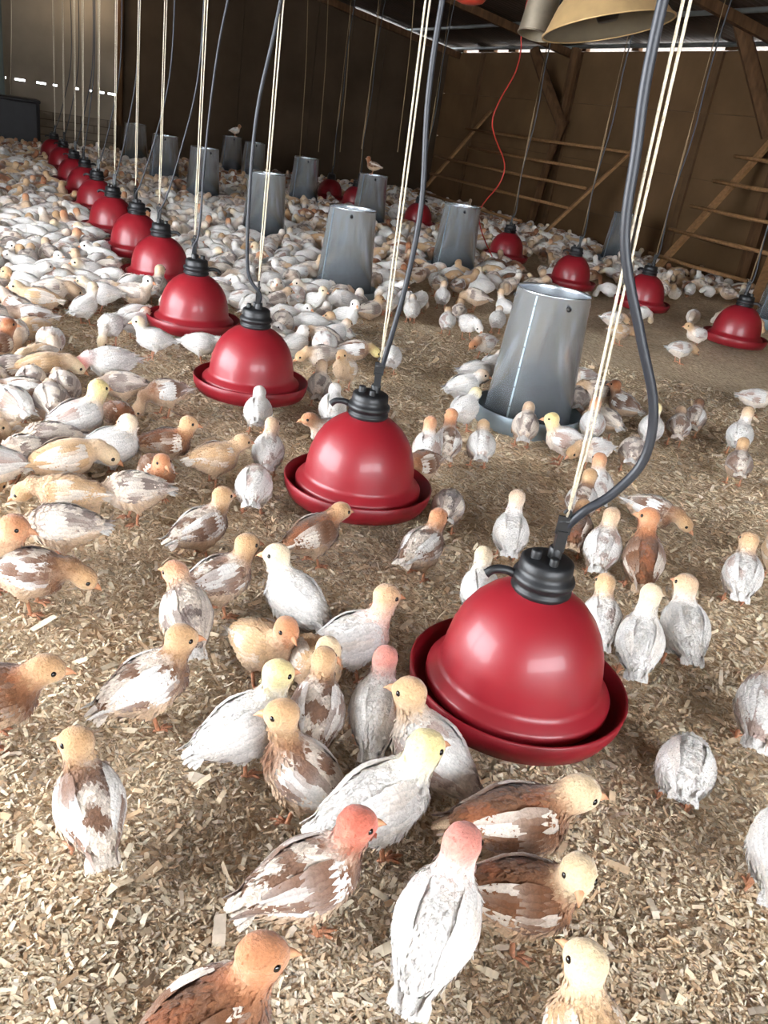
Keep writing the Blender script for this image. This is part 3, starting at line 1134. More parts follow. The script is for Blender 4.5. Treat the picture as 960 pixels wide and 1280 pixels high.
            FV = np.stack([q0, q1, q2, q3], 1)[keep].reshape(-1, 3)
            fc = fc[keep]
            o = len(vv)
            FF = o + np.arange(len(fc) * 4).reshape(-1, 4)
            V_.append(FV)
            F_.append(FF)
            C_.append(np.clip(np.repeat(fc, 4, 0), 0, 1))
        return np.concatenate(V_), np.concatenate(F_), np.concatenate(C_)


def col_mesh(name, V, F, C, material='plumage', smooth=True):
    V, C = np.asarray(V, float), np.clip(np.asarray(C, float), 0, 1)
    F = np.asarray(F)
    me = bpy.data.meshes.new(name)
    k = F.shape[1]
    me.vertices.add(len(V))
    me.vertices.foreach_set('co', V.ravel())
    me.loops.add(F.size)
    me.loops.foreach_set('vertex_index', F.ravel())
    me.polygons.add(len(F))
    me.polygons.foreach_set('loop_start', np.arange(0, F.size, k))
    me.polygons.foreach_set('loop_total', np.full(len(F), k))
    me.polygons.foreach_set('use_smooth', np.full(len(F), smooth))
    me.update(calc_edges=True)
    a = me.color_attributes.new('Col', 'FLOAT_COLOR', 'POINT')
    a.data.foreach_set('color', np.concatenate([C, np.ones((len(C), 1))], 1).ravel())
    me.materials.append(MATS[material])
    return me


def leg_mesh(kn, ft):
    mb = MB()
    kn, ft = Vector(kn), Vector(ft)
    an = Vector((ft.x - .004, ft.y, .010))
    mb.tube([kn + Vector((.002, 0, .012)), kn, (kn + an) / 2 + Vector((.001, 0, 0)), an, Vector((ft.x, ft.y, .005))], [.0062, .0056, .0042, .0046, .0042], 8)
    for a, L in ((0, .036), (.55, .029), (-.55, .029), (math.pi - .25, .014)):
        d = Vector((math.cos(a), math.sin(a), 0))
        b0 = Vector((ft.x, ft.y, .006))
        mb.tube([b0, b0 + d * L * .45 + Vector((0, 0, .002)), b0 + d * L * .8 + Vector((0, 0, -.002)), b0 + d * L + Vector((0, 0, -.0045))], [.0042, .0036, .0032, .0012], 6)
    return mb.mesh('leg', 'leg_skin')


EYE = MB().lathe([(0, .0052), (.0024, .0047), (.0045, .0034), (.0058, .0014), (.0062, 0), (.0052, -.002), (0, -.003)], 12).mesh('eye', 'eye_black')


def beak_mesh(ck):
    mb = MB()
    o, d, u = Vector(ck.head + ck.hdir * .0270 - ck.hup * .0045), Vector(ck.hdir), Vector(ck.hup)
    mb.tube([o + u * .0012, o + d * .006 + u * .0014, o + d * .0145 + u * .0004, o + d * .0270 - u * .0056], [.0090, .0080, .0052, .0006], 9)
    mb.tube([o - u * .003, o + d * .007 - u * .0036, o + d * .0195 - u * .0058], [.0066, .0054, .0008], 8)
    return mb.mesh('beak', 'beak_horn')


def comb_mesh(ck):
    mb = MB()
    o, d, u = Vector(ck.head), Vector(ck.hdir), Vector(ck.hup)
    pts = [o + d * .028 + u * .005, o + d * .022 + u * .0135, o + d * .013 + u * .0195, o + d * .003 + u * .0228, o - d * .006 + u * .0215]
    mb.tube(pts, [.0012, .0022, .0026, .0020, .0008], 6)
    return mb.mesh('comb', 'comb_red')


def chick_parts(ck, comb=True, detail=True):
    """list of (name, mesh, local location, local z-axis)"""
    out = [('body', col_mesh('body', *ck.body_mesh()))]
    for sg in (-1, 1):
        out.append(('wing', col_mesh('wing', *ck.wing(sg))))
    out.append(('tail', col_mesh('tail', *ck.tail())))
    if ck.drop == 0:
        for kn, ft, sg in ck.hip:
            out.append(('leg', leg_mesh(kn, ft)))
    out.append(('beak', beak_mesh(ck)))
    if comb:
        out.append(('comb', comb_mesh(ck)))
    return out


def place_chick(ck, parts, pos, heading, scale, label, group=None, lod=0):
    root = empty('chick', (pos[0], pos[1], ck.drop * scale + .004), heading)
    root.scale = (scale,) * 3
    tag(root, label, 'chick', group)
    for nm, me in parts:
        new_obj(nm, me, root)
    if lod < 2:
        for sg in (-1, 1):
            c = ck.head + ck.hdir * .0130 + ck.hup * .0035 + ck.hside * sg * .0222
            o = new_obj('eye', EYE, root, tuple(c))
            nrm = Vector(ck.hside * sg * .93 + ck.hdir * .25)
            o.rotation_euler = nrm.to_track_quat('Z', 'Y').to_euler()
    return root


TAKEN = []
SZ = .88


def ground_heading(gx, gy, dx, dy):
    a, b_ = at(gx, gy), at(gx + dx * 12, gy + dy * 12)
    d = b_ - a
    return a, math.atan2(d[1], d[0])


# hand-placed chicks: ground pixel, heading on the picture plane, kind, head colour, pose, head yaw, body pitch, size, sitting, label
HAND = [
    (186, 908, 1, -.25, 'm', 'tan', 'up', -8, 24, 1.06, 'brown-breasted chick with white-brown wings standing alone on one orange leg'),
    (112, 1062, -.28, -1, 'm', 'tan', 'up', 50, 14, 1.0, 'chick with brown collar seen from behind, head turned aside, alone on shavings'),
    (302, 962, 1, -.28, 'w', 'yellow', 'tall', 0, 22, 1.05, 'white chick with pale yellow head, upright beside the brown-collared chick'),
    (368, 1022, -1, -.35, 'm', 'tan', 'tall', 12, 34, 1.05, 'brown-collared chick with mottled wings standing tall beside the white chick'),
    (464, 1065, 1, -.35, 'w', 'yellow', 'up', 0, 14, 1.18, 'large white chick with bright yellow head below the nearest red dish'),
    (378, 1158, 1, -.32, 'm', 'red', 'up', -6, 14, 1.08, 'mottled chick with orange-red head beside the big yellow-headed chick'),
    (530, 1218, .36, -1, 'w', 'red', 'up', -10, 18, 1.14, 'white chick with raised pink-red head seen from behind'),
    (626, 1092, 1, -.08, 'b', 'cream', 'level', -4, 4, 1.2, 'rusty brown chick with cream head, resting in front of the nearest drinker'),
    (636, 1180, 1, .15, 'b', 'cream', 'up', -95, 4, 1.08, 'brown and white chick with cream face turned towards its shoulder'),
    (708, 1372, -.25, -1, 't', 'cream', 'up', 35, 24, 1.05, 'tan chick with lifted cream head, cropped at the lower edge'),
    (252, 1352, 1, -.5, 'b', 'orange', 'up', -14, 18, 1.12, 'dark brown chick with orange crown, cropped at the lower edge'),
    (838, 1010, .12, -1, 'w', 'white', 'peck', 0, -6, 1.02, 'round white chick pecking with its head hidden beside the red dish'),
    (955, 1120, .1, -1, 'w', 'white', 'level', -20, 10, 1.15, 'plain white chick half cut off beside the pecking white chick'),
    (935, 930, .15, -1, 'n', 'tan', 'up', -20, 20, 1.1, 'white chick with brown nape seen from behind at the frame side'),
    (524, 994, -1, -.75, 'n', 'tan', 'up', 16, 18, 1.12, 'ruffled tan-headed chick drinking close beside the nearest red dish'),
    (447, 938, .1, -1, 'w', 'red', 'up', -16, 22, 1.0, 'white chick with pinkish head and drooping tail seen from behind'),
    (404, 940, .12, -1, 'm', 'tan', 'up', 0, 16, 1.0, 'mottled chick with tall fawn neck looking away between two white chicks'),
    (378, 872, .35, 1, 't', 'cream', 'up', 20, 10, .98, 'fawn chick with cream face squeezed behind the pale yellow-headed chick'),
    (335, 858, .7, .5, 't', 'orange', 'up', -16, 8, 1.0, 'tan chick with orange face and fluffy tail beside the fawn chick'),
    (436, 848, 1, -.18, 'p', 'tan', 'tall', 0, 12, 1.08, 'white chick with bare pink neck stretched up in profile'),
    (362, 795, -.9, -.55, 'w', 'cream', 'up', 30, 16, 1.08, 'white chick with cream head resting near the pink-necked chick'),
    (272, 770, 1, -.25, 'm', 'tan', 'up', 0, 10, 1.05, 'chick with dark breast and mottled wing behind the hunched white-backed chick'),
    (230, 818, -.3, -1, 'g', 'orange', 'level', 40, 18, 1.05, 'white-backed chick with long drooping tail and peach head turned aside'),
    (250, 700, 1, -.28, 'm', 'tan', 'up', 0, 14, 1.0, 'white-winged chick with brown breast beside the second nearest dish'),
    (388, 708, 1, -.25, 'b', 'tan', 'level', -4, 14, 1.0, 'rusty chick standing on orange legs just below the second nearest dish'),
    (520, 724, 1, -.65, 'm', 'orange', 'up', -10, 8, 1.0, 'pale-winged chick with black-edged neck right of the second dish'),
    (553, 668, .2, -1, 'g', 'orange', 'peck', 0, 0, .95, 'grey-white chick pecking under the rim of the second nearest dish'),
    (630, 702, 0, -1, 'w', 'fawn', 'tall', 0, 14, .98, 'white chick with fawn neck seen from behind between two red drinkers'),
    (592, 778, -.2, -1, 'w', 'cream', 'up', 0, 10, .95, 'chick hidden behind the nearest red dome with cream head showing'),
    (712, 700, .2, -.8, 'b', 'tan', 'level', -10, 8, .98, 'brown chick half hidden behind the black drinker cap'),
    (744, 722, .18, -1, 'n', 'fawn', 'up', -10, 16, 1.02, 'white-backed chick with fawn neck beside the brown long-necked chick'),
    (788, 738, -.15, -1, 'b', 'orange', 'tall', 60, 24, 1.1, 'chestnut long-necked chick with pale face turned aside'),
    (806, 672, .9, .35, 'm', 'tan', 'low', 0, 0, 1.0, 'mottled chick bending low behind the chestnut chick'),
    (740, 814, -.1, -1, 'n', 'tan', 'up', 30, 14, .95, 'small tan-headed chick with cream wings behind the nearest red dome'),
    (785, 846, 0, -1, 'w', 'cream', 'tall', 4, 20, 1.05, 'white chick with cream nape walking away on pink legs'),
    (840, 830, -.42, -1, 'w', 'tan', 'up', 32, 14, 1.1, 'white chick with tan face beside the walking cream-naped chick'),
    (914, 756, -.05, -1, 'n', 'tan', 'up', 34, 16, 1.04, 'chick with brown shoulders and white tail seen from behind'),
    (962, 728, -.6, -.6, 't', 'orange', 'up', 20, 12, 1.0, 'orange-headed chick partly hidden beside the brown-shouldered chick'),
    (-8, 752, 1, .12, 't', 'orange', 'up', 0, 8, 1.15, 'peach-headed chick entering from the frame side above a dark chick'),
    (32, 762, 1, .08, 'm', 'tan', 'low', 0, 0, 1.05, 'dark-bodied chick with lowered tan head beside the peach-headed chick'),
    (78, 704, -1, -.05, 'g', 'tan', 'peck', 10, 0, 1.08, 'white-grey chick with streaked wing pecking beside the dark-bodied chick'),
    (-4, 930, 1, -.05, 'b', 'tan', 'level', 0, 10, 1.08, 'brown chick of which only head and breast enter the frame'),
    # left crowd, nearest ranks
    (85, 660, -1, -.05, 't', 'tan', 'low', 0, 0, 1.05, 'fawn chick with streaked wing above the pecking white-grey chick'),
    (165, 655, -1, .05, 'g', 'fawn', 'peck', 0, 2, 1.05, 'white chick with black-edged wing pecking near the brown sitting chick'),
    (194, 628, .4, .6, 'b', 'orange', 'tuck', 10, 0, .98, 'brown chick with orange face sitting behind the black-edged wing chick'),
    (208, 590, 1, .05, 'b', 'tan', 'up', 0, 6, 1.0, 'plump golden brown chick facing the litter in profile'),
    (140, 598, 1, -.15, 'w', 'cream', 'tuck', 110, 4, 1.12, 'white chick preening with its head folded over its back'),
    (98, 565, 1, -.2, 'n', 'yellow', 'up', 0, 10, 1.2, 'big cream-white chick with yellow head in the crowd edge'),
    (148, 552, .6, .5, 'b', 'tan', 'peck', 0, 0, .95, 'small brown chick pecking behind the big yellow-headed chick'),
    (62, 588, -1, .05, 'g', 'fawn', 'peck', 0, 0, 1.05, 'grey-streaked chick pecking below the big yellow-headed chick'),
    (138, 488, -1, .12, 'w', 'red', 'low', 0, 2, 1.2, 'large white chick stretching a pink-red head down to the litter'),
    (152, 512, -1, -.05, 'g', 'fawn', 'peck', 0, 0, 1.0, 'white chick with dark wing edge pecking before the mottled fluffy-tailed chick'),
    (206, 522, -1, .1, 'm', 'fawn', 'peck', 0, 0, 1.0, 'mottled chick with fluffy white tail pecking at the crowd edge'),
    (190, 450, -1, -.05, 'w', 'cream', 'up', 0, 6, 1.0, 'white chick in profile below the fourth nearest dish'),
    (138, 432, -.8, .5, 'w', 'cream', 'peck', 0, 0, 1.0, 'white chick pecking next to the white profile chick'),
    (168, 418, 1, -.1, 'w', 'tan', 'low', 0, 0, 1.0, 'white chick reaching for the fourth nearest dish'),
    (188, 428, .9, -.2, 'w', 'orange', 'level', 0, 0, .95, 'orange-headed white chick drinking at the fourth nearest dish'),
    (106, 408, 1, -.2, 'w', 'cream', 'tall', 0, 12, 1.0, 'upright white chick with stretched neck at the crowd edge'),
    (320, 545, .05, -1, 'w', 'white', 'level', 0, 4, .98, 'white chick drinking with its back turned at the third nearest dish'),
    (332, 598, .1, -1, 'n', 'fawn', 'up', -30, 12, .98, 'white chick with fawn neck behind the long-legged white chick'),
    (314, 646, .2, -1, 'n', 'rust', 'peck', 0, 8, 1.02, 'long-legged white chick with brown-flecked back bending away'),
    (268, 608, 1, -.12, 't', 'tan', 'level', 0, 2, 1.0, 'fawn chick with grey-brown wing crouching in profile'),
    (408, 572, -1, .0, 'n', 'orange', 'level', 0, 6, .98, 'peach-headed chick peeping out behind the second nearest dome'),
    (412, 540, .1, -1, 'w', 'white', 'level', 0, 10, 1.0, 'white chick behind the second nearest dome'),
    (396, 512, .2, -1, 'g', 'fawn', 'up', 10, 10, 1.0, 'grey-white chick standing beside the third nearest dish'),
    (428, 488, -.8, .4, 't', 'tan', 'up', 0, 12, 1.0, 'slim fawn chick with arched neck near the third nearest dish'),
    (440, 462, .9, .1, 'm', 'yellow', 'low', 0, 6, 1.0, 'mottled brown chick with yellow head behind the slim fawn chick'),
    (400, 470, -1, .0, 'g', 'tan', 'low', 0, 0, 1.0, 'grey-white chick lying near the third nearest dish'),
    (485, 470, .3, -1, 'w', 'orange', 'peck', 0, 0, 1.0, 'lone white chick pecking behind the cord of the second drinker'),
    (415, 440, 1, -.1, 'w', 'tan', 'level', 0, 4, 1.0, 'white chick walking between drinker row and second tube feeder'),
    # around the second dish and the first tube feeder
    (522, 612, -1, .3, 'b', 'tan', 'low', 0, 0, .95, 'brown chick drinking behind the rim of the second nearest dish'),
    (532, 590, .05, -1, 'n', 'orange', 'up', 10, 14, .98, 'white chick with orange nape beside the second nearest dish'),
    (550, 585, .1, -1, 'm', 'orange', 'tall', 30, 16, .98, 'slender brown-necked chick beside the orange-naped chick'),
    (595, 588, -.05, -1, 'n', 'tan', 'level', 0, 8, 1.0, 'white chick with tan neck walking towards the tube feeder'),
    (575, 540, .8, -.4, 'w', 'yellow', 'level', 0, 4, 1.05, 'cream-white chick leaning to the first tube feeder pan'),
    (592, 492, .9, .0, 'w', 'white', 'low', 0, 0, 1.1, 'white chick crouching at the first tube feeder'),
    (610, 480, .6, -.2, 'w', 'fawn', 'level', 0, 0, 1.0, 'white chick tight against the first tube feeder wall'),
    (618, 522, 1, -.1, 'w', 'fawn', 'level', -40, 6, 1.08, 'cream chick feeding over the front rim of the first tube feeder'),
    (650, 562, .1, -1, 'g', 'fawn', 'level', 0, 14, 1.02, 'speckled white chick with its back turned at the first tube feeder'),
    (695, 528, -.05, -1, 'g', 'white', 'low', 0, 4, 1.05, 'fluffed white chick with its tail raised at the first tube feeder'),
    (702, 582, -1, -.2, 'n', 'yellow', 'up', 0, 4, 1.05, 'cream-headed chick with rosy wings turning from the feeder'),
    (728, 556, -.2, -1, 'n', 'orange', 'up', 10, 16, 1.0, 'orange-naped chick waiting behind the feeder crowd'),
    (742, 515, -1, -.1, 'g', 'tan', 'low', 0, 0, 1.1, 'grey-winged chick pushing towards the feeder'),
    (722, 495, -1, .0, 'n', 'tan', 'level', 0, 0, 1.0, 'rosy white chick right behind the first tube feeder'),
    (752, 552, -.8, -.5, 'g', 'tan', 'low', 0, 4, 1.0, 'streaked chick pressing into the feeder crowd'),
    (772, 530, -.9, -.3, 'm', 'rust', 'up', 0, 10, 1.0, 'brown-necked chick at the outside of the feeder crowd'),
    (730, 590, -.9, .1, 'n', 'tan', 'low', 0, 0, 1.0, 'pale chick lying below the feeder crowd'),
    (738, 640, -.3, -.9, 'n', 'orange', 'up', 20, 12, 1.0, 'orange-faced chick standing right behind the white twine'),
    (718, 660, .3, -.9, 'm', 'tan', 'up', -20, 10, .98, 'brown-white chick right behind the black hose'),
    (782, 592, .1, -1, 'g', 'fawn', 'low', 0, 8, .98, 'small speckled chick on red legs beyond the black hose'),
    (806, 562, .1, -1, 'w', 'yellow', 'up', 0, 12, 1.0, 'white chick with yellow nape beyond the black hose'),
    (840, 560, .0, -1, 'm', 'fawn', 'level', 10, 10, 1.0, 'dark-shouldered chick, paler one of the pair on open litter'),
    (860, 548, .15, -1, 'm', 'brown', 'level', -10, 12, 1.0, 'dark-shouldered chick, browner one of the pair on open litter'),
    (915, 572, .25, -1, 'w', 'tan', 'tall', -30, 8, 1.08, 'white chick with tan head stepping over open litter'),
    (914, 608, -.25, -1, 'm', 'tan', 'up', 0, 8, .98, 'mottled chick with dark wing edge on thin legs over open litter'),
    (938, 520, .8, .2, 'n', 'tan', 'level', 0, 6, 1.0, 'pale chick walking behind the tan-headed stepping chick'),
    (250, 455, 1, .1, 'w', 'white', 'low', 0, 0, .98, 'white chick bending at the far side of the third nearest dish'),
    (550, 388, -.2, -1, 'w', 'tan', 'up', 0, 10, 1.0, 'white chick facing the middle row feeders on open litter'),
    (512, 405, -.2, -1, 'w', 'fawn', 'level', 0, 10, .98, 'white chick standing between the cords and middle row feeder'),
    (522, 392, .9, -.2, 'w', 'fawn', 'peck', 0, 10, .98, 'white chick with fanned tail pecking before the middle feeder'),
    (570, 410, .3, -1, 'g', 'tan', 'level', 0, 10, 1.0, 'speckled chick in the small flock left of the first tube feeder'),
    (582, 425, .6, .3, 'w', 'white', 'low', 0, 4, 1.05, 'large white chick in the small flock by the first tube feeder'),
    (602, 450, -1, .15, 'n', 'orange', 'low', 0, 0, 1.0, 'rosy chick leading the small flock by the first tube feeder'),
    (556, 420, -.2, -1, 'n', 'tan', 'level', 0, 10, .95, 'small pale chick trailing the flock by the first tube feeder'),
    (618, 418, .2, -1, 'w', 'tan', 'level', 0, 4, 1.0, 'white chick whose side touches the first tube feeder outline'),
    (627, 400, -.8, -.3, 'w', 'tan', 'tall', 0, 8, .98, 'long-necked chick peeking out behind the first tube feeder'),
    (900, 440, -1, -.1, 'n', 'tan', 'level', 0, 4, 1.05, 'pale chick at the dish of the shaded drinker by the near perch'),
    (845, 455, 1, .1, 'n', 'tan', 'low', 0, 2, 1.0, 'rosy-winged chick before the seventh shaded drinker'),
    (762, 415, .9, .1, 'n', 'tan', 'low', 0, 2, 1.0, 'chick crouching behind the first feeder on open litter'),
    (770, 432, 1, .05, 't', 'tan', 'low', 0, 0, 1.0, 'fawn chick lying between the twine and the shaded drinker'),
]
SPOTS = [list(ground_heading(h[0], h[1], h[2], h[3])) for h in HAND]
for _ in range(12):                      # no two bodies in the same place
    for i in range(len(SPOTS)):
        a = SPOTS[i][0]
        for j in range(i + 1, len(SPOTS)):
            b_ = SPOTS[j][0]
            d = b_ - a
            L = math.hypot(d[0], d[1])
            if 1e-5 < L < .118:
                a -= d / L * (.118 - L) * .5
                b_ += d / L * (.118 - L) * .5
        for lst, rad in ((drinkers, .285), (feeders, .305)):
            for x, y in lst:
                L = math.hypot(a[0] - x, a[1] - y)
                if L < rad:
                    a[0], a[1] = x + (a[0] - x) / L * rad, y + (a[1] - y) / L * rad
for i, (gx, gy, dx, dy, kind, head, pose, yaw, pitch, size, label) in enumerate(HAND):
    pos, hd = SPOTS[i]
    dist = math.hypot(pos[0], pos[1])
    near = dist < 2.6
    ck = Chick(kind, head, pose, yaw, pitch, seed=i + 1, voxel=.0062 if near else .0078, flakes=2200 if near else 550)
    parts = chick_parts(ck, comb=near and i % 3 != 1)
    # the ground pixel is under the middle of the feet
    place_chick(ck, parts, pos, hd, SZ * size, label)
    TAKEN.append((pos[0], pos[1], .065))

# scattered flock: stock poses shared between look-alikes
STOCK = []
WORDS = {'w': 'white', 'n': 'rusty-flecked white', 'g': 'grey-streaked white', 'm': 'brown-breasted mottled', 'b': 'brown', 't': 'fawn'}
PW = {'up': 'standing upright', 'low': 'bending forward', 'peck': 'pecking', 'level': 'walking', 'tuck': 'resting'}
k = 0
for kind in ('w', 'w', 'n', 'g', 'g', 'm', 'b', 't'):
    for pose in ('low', 'peck', 'up', 'level', 'tuck', 'peck', 'low'):
        head = {'w': ['cream', 'white', 'white'], 'n': ['tan', 'orange', 'pale'], 'g': ['fawn', 'tan', 'white'], 'm': ['tan', 'fawn', 'pale'], 'b': ['tan', 'orange', 'rust'], 't': ['tan', 'cream', 'fawn']}[kind][k % 3]
        STOCK.append([kind, pose, Chick(kind, head, pose, RNG.uniform(-35, 35), RNG.uniform(0, 12), seed=300 + k, sit=pose == 'tuck', voxel=.0105, flakes=260), None])
        k += 1
for x, y in drinkers:
    TAKEN.append((x, y, .235))
for x, y in feeders:
    TAKEN.append((x, y, .25))
cell = {}


def cell_add(x, y, r):
    cell.setdefault((int(x // .4), int(y // .4)), []).append((x, y, r))


for t in TAKEN:
    cell_add(*t)


def free(x, y, r):
    ci, cj = int(x // .4), int(y // .4)
    for i in (-1, 0, 1):
        for j in (-1, 0, 1):
            for a, b_, q in cell.get((ci + i, cj + j), ()):
                if (a - x) ** 2 + (b_ - y) ** 2 < (r + q) ** 2:
                    return False
    return True


# x0, x1, y0, y1, half spacing, tries, kinds, zone words
LIGHT, MIXED, DIM = 'wwwnngg', 'wwnggmbt', 'nggmbtww'  # DIM: browner plumage standing in for weaker light at the back
ZONES = [
    (-.05, .28, 2.35, 4.6, 0.058, 800, 'ggtmbn', 'in the crowd edge beside the nearest red drinkers'),
    (-.1, .80, 4.55, 8.0, 0.058, 4160, LIGHT, 'in the packed crowd beside the red drinkers'),
    (-.1, .85, 8.0, 14.2, 0.062, 4160, 'ggtmbtnw', 'in the packed crowd towards the black bin'),  # browner birds here too, plumage imitating the dim far end
    (-1.0, -.1, 4.0, 13.5, .070, 900, LIGHT, 'in the crowd beyond the frame'),
    (.85, 1.9, 3.75, 5.2, 0.068, 144, LIGHT, 'between red drinkers and the second tube feeder'),
    (1.2, 2.6, 4.75, 6.2, 0.062, 416, LIGHT, 'around the second tube feeder'),
    (1.2, 2.8, 6.2, 9.5, 0.064, 1120, LIGHT, 'between the long drinker row and the tube feeders'),
    (1.2, 3.2, 9.5, 14.8, 0.070, 2400, DIM, 'in the shade before the end wall'),
    (2.7, 4.4, 5.6, 8.0, 0.068, 480, MIXED, 'around the middle row tube feeders'),
    (3.0, 5.6, 8.0, 14.8, 0.074, 1760, DIM, 'in the shade behind the middle row feeders'),
    (5.6, 7.5, 6.2, 14.6, 0.074, 960, DIM, 'in the shade below the perch ladders'),
    (4.4, 5.8, 4.9, 8.0, 0.072, 128, DIM, 'around the shaded drinkers'),
    (3.6, 5.2, 3.3, 4.9, 0.072, 35, 'nntmg', 'on the open litter before the shaded drinkers'),
    (2.7, 3.6, 4.2, 5.6, 0.072, 19, 'wwng', 'on the open litter beyond the first tube feeder'),
]
FLOCK = []
for x0, x1, y0, y1, r_, n_, kinds, words in ZONES:
    for _ in range(n_):
        x, y = RNG.uniform(x0, x1), RNG.uniform(y0, y1)
        if not free(x, y, r_):
            continue
        cell_add(x, y, r_)
        kd = kinds[RNG.integers(len(kinds))]
        FLOCK.append((math.hypot(x, y), x, y, kd, words))
        if len(FLOCK) > 1900:
            break
# perching chicks stand on the feeder rims in the shade
FLOCK.sort()
# only what the camera side sees: keep those inside the view (with a margin)
VIS = []
for d, x, y, kd, words in FLOCK:
    q = M3 @ (np.array([x, y, .1]) - CAMP)
    px, py = 480 + F_PX * q[0] / q[2], 640 + F_PX * q[1] / q[2]
    VIS.append((0 if -15 < px < 975 else 1, d, x, y, kd, words))
n_ind = 300 - len(HAND)
shown = [v for v in VIS if v[0] == 0]
indiv = shown[:n_ind]
rest = shown[n_ind:] + [v for v in VIS if v[0] == 1]
for _, d, x, y, kd, words in indiv:
    cand = [s_ for s_ in STOCK if s_[0] == kd]
    st = cand[RNG.integers(len(cand))]
    if st[3] is None:
        st[3] = chick_parts(st[2], comb=False)
    hd = RNG.uniform(-math.pi, math.pi)
    if x < .9 and RNG.random() < .6:
        hd = RNG.choice([0, math.pi]) + RNG.normal(0, .7)
    lm = min(LANDMARKS, key=lambda q: (q[0] - x) ** 2 + (q[1] - y) ** 2)
    lab = '%s chick %s %s %s' % (WORDS[kd], PW[st[1]], 'behind' if y > lm[1] + .22 else ('before' if y < lm[1] - .22 else 'beside'), lm[2])
    words = 'flocking near ' + lm[2]
    place_chick(st[2], st[3], (x, y), hd, SZ * RNG.uniform(.98, 1.16), lab, 'chicks ' + words, lod=0 if d < 6 else 2)
# the far rest of the flock as one body of birds
fv, ff, fc, o = [], [], [], 0
low = {}
for _, d, x, y, kd, words in rest:
    cand = [i for i, s_ in enumerate(STOCK) if s_[0] == kd]
    i = cand[RNG.integers(len(cand))]
    if i not in low:
        src = STOCK[i][2]
        src.voxel, src.flakes_n = .0150, 0
        V, F, C = src.body_mesh()
        V2, F2, C2 = [list(map(tuple, V))], [F], [C]
        n0 = len(V)
        W_, WF, WC = [], [], []
        for sg in (-1, 1):
            a, b_, c_ = src.wing(sg, rows=False)
            WF += [tuple(q + len(W_) + n0 for q in f_) for f_ in b_]
            W_ += [tuple(p) for p in a]
            WC += list(c_)
        a, b_, c_ = src.tail()
        WF += [tuple(q + len(W_) + n0 for q in f_) for f_ in b_]
        W_ += [tuple(p) for p in a]
        WC += list(c_)
        low[i] = (np.concatenate([V, np.array(W_)]), np.concatenate([F, np.array(WF)]), np.concatenate([C, np.array(WC)]), src.drop)
    V, F, C, drop = low[i]
    a, sc = RNG.uniform(-math.pi, math.pi), SZ * RNG.uniform(.98, 1.16)
    R = np.array([[math.cos(a), -math.sin(a), 0], [math.sin(a), math.cos(a), 0], [0, 0, 1]])
    fv.append((V @ R.T) * sc + np.array([x, y, drop * sc + .004]))
    ff.append(F + o)
    fc.append(C)
    o += len(V)
if fv:
    o_ = new_obj('chick_flock', col_mesh('chick_flock', np.concatenate(fv), np.concatenate(ff), np.concatenate(fc)))
    tag(o_, 'far crowd of white and brown chicks filling the shade before the end wall', 'chicks', kind='stuff')
print('flock', len(HAND), len(indiv), len(rest), sum(len(f_) for f_ in ff) * 2)
# chicks perched on feeder rims
for (x, y, z, kd, hd, lab) in ((4.03, 9.14, .60, 'b', 2.6, 'rusty chick perched on the rim of a dull middle row feeder'),
                               (3.86, 14.3, .60, 'n', -.4, 'pale chick perched on the rim of the feeder beside the end wall')):
    st = [s_ for s_ in STOCK if s_[0] == kd and s_[1] == 'up'][0]
    st[2].voxel, st[2].flakes_n = .0105, 260
    if st[3] is None:
        st[3] = chick_parts(st[2], comb=False)
    o_ = place_chick(st[2], st[3], (x, y), hd, SZ * .95, lab, None, 0)
    o_.location.z = z

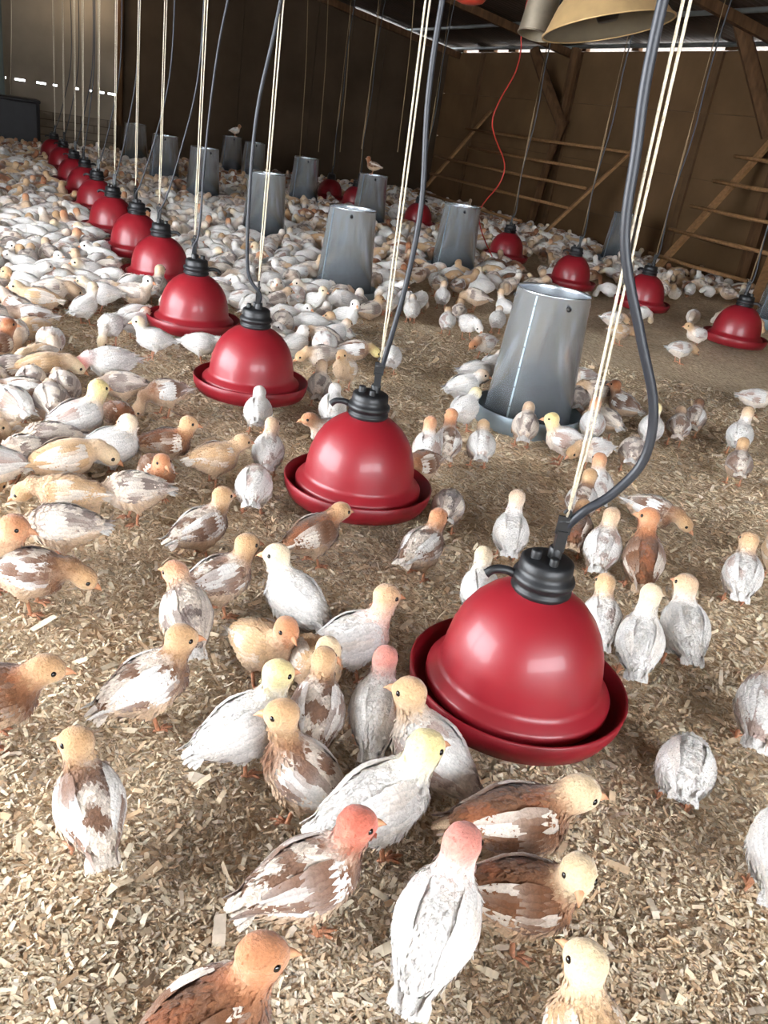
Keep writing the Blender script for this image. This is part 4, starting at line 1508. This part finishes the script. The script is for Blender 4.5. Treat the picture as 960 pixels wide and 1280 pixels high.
# ------------------------------------------------------------------ wood shavings: loose chips over the litter
def shavings(n, r0, r1, grow, name, label):
    r = r0 * (r1 / r0) ** RNG.random(n)
    a = math.pi / 2 - YAW + RNG.uniform(-.78, .92, n)
    x, y = r * np.cos(a), r * np.sin(a)
    ok = (x > XL + .1) & (x < XR - .1) & (y < YE - .1)
    x, y, r = x[ok], y[ok], r[ok]
    n = len(x)
    L = np.exp(RNG.normal(math.log(.0100), .42, n)) * (1 + grow * np.clip(r - 1.2, 0, 9))
    big = RNG.random(n) < .012
    L = np.where(big, L * 2.0, L)
    W = L * RNG.uniform(.13, .38, n)
    L = np.clip(L, .004, .06)
    W = np.clip(W, .0018, .02)
    th = RNG.uniform(0, 2 * math.pi, n)
    tl, rl = RNG.normal(0, .26, n), RNG.normal(0, .40, n)
    d = np.stack([np.cos(th) * np.cos(tl), np.sin(th) * np.cos(tl), np.sin(tl)], 1)
    sdv = np.stack([-np.sin(th) * np.cos(rl), np.cos(th) * np.cos(rl), np.sin(rl)], 1)
    nrm = np.cross(d, sdv)
    nrm *= np.sign(nrm[:, 2:3])
    z = RNG.uniform(.001, .010, n) + np.abs(np.sin(tl)) * L * .4
    c = np.stack([x, y, z], 1)
    curl = (RNG.uniform(-.1, .35, n) * L * .5)[:, None]
    hL, hW = L[:, None] / 2, W[:, None] / 2
    tp = RNG.uniform(.4, 1.0, (n, 1))
    V = np.stack([c - d * hL - sdv * hW * tp - nrm * curl * .5, c - d * hL + sdv * hW - nrm * curl * .5,
                  c + nrm * curl * .5 + sdv * hW, c + nrm * curl * .5 - sdv * hW,
                  c + d * hL + sdv * hW * tp - nrm * curl * .5, c + d * hL - sdv * hW - nrm * curl * .5], 1).reshape(-1, 3)
    V[:, 2] = np.maximum(V[:, 2], .0008)
    b_ = np.arange(n)[:, None] * 6
    F = np.concatenate([b_ + np.array([[0, 3, 2, 1]]), b_ + np.array([[3, 5, 4, 2]])])
    base = np.array([srgb((242, 226, 198)), srgb((232, 210, 178)), srgb((220, 192, 158)), srgb((196, 164, 130)), srgb((226, 208, 186))])
    pick = RNG.choice(5, n, p=[.24, .30, .22, .10, .14])
    C = base[pick] * RNG.uniform(.82, 1.08, (n, 1))
    # damp, trodden patches are greyer (their own shape)
    dn = np.array([noise.noise(Vector((px * 1.3, py * 1.3, 4.2))) + .5 * noise.noise(Vector((px * 3.4, py * 3.4, 1.2))) for px, py in zip(x, y)])
    w = np.clip(dn * 1.6 + .05, 0, .42)[:, None]
    C = C * (1 - w) + w * C * np.array([.62, .62, .66])
    me = col_mesh(name, V, F, np.repeat(C, 6, 0), 'shaving', False)
    o_ = new_obj(name, me, FLOOR)
    tag(o_, label, kind='stuff')


shavings(330000, .55, 5.2, .30, 'wood_shavings', 'loose pale wood shavings spread over the floor')
feedless = None
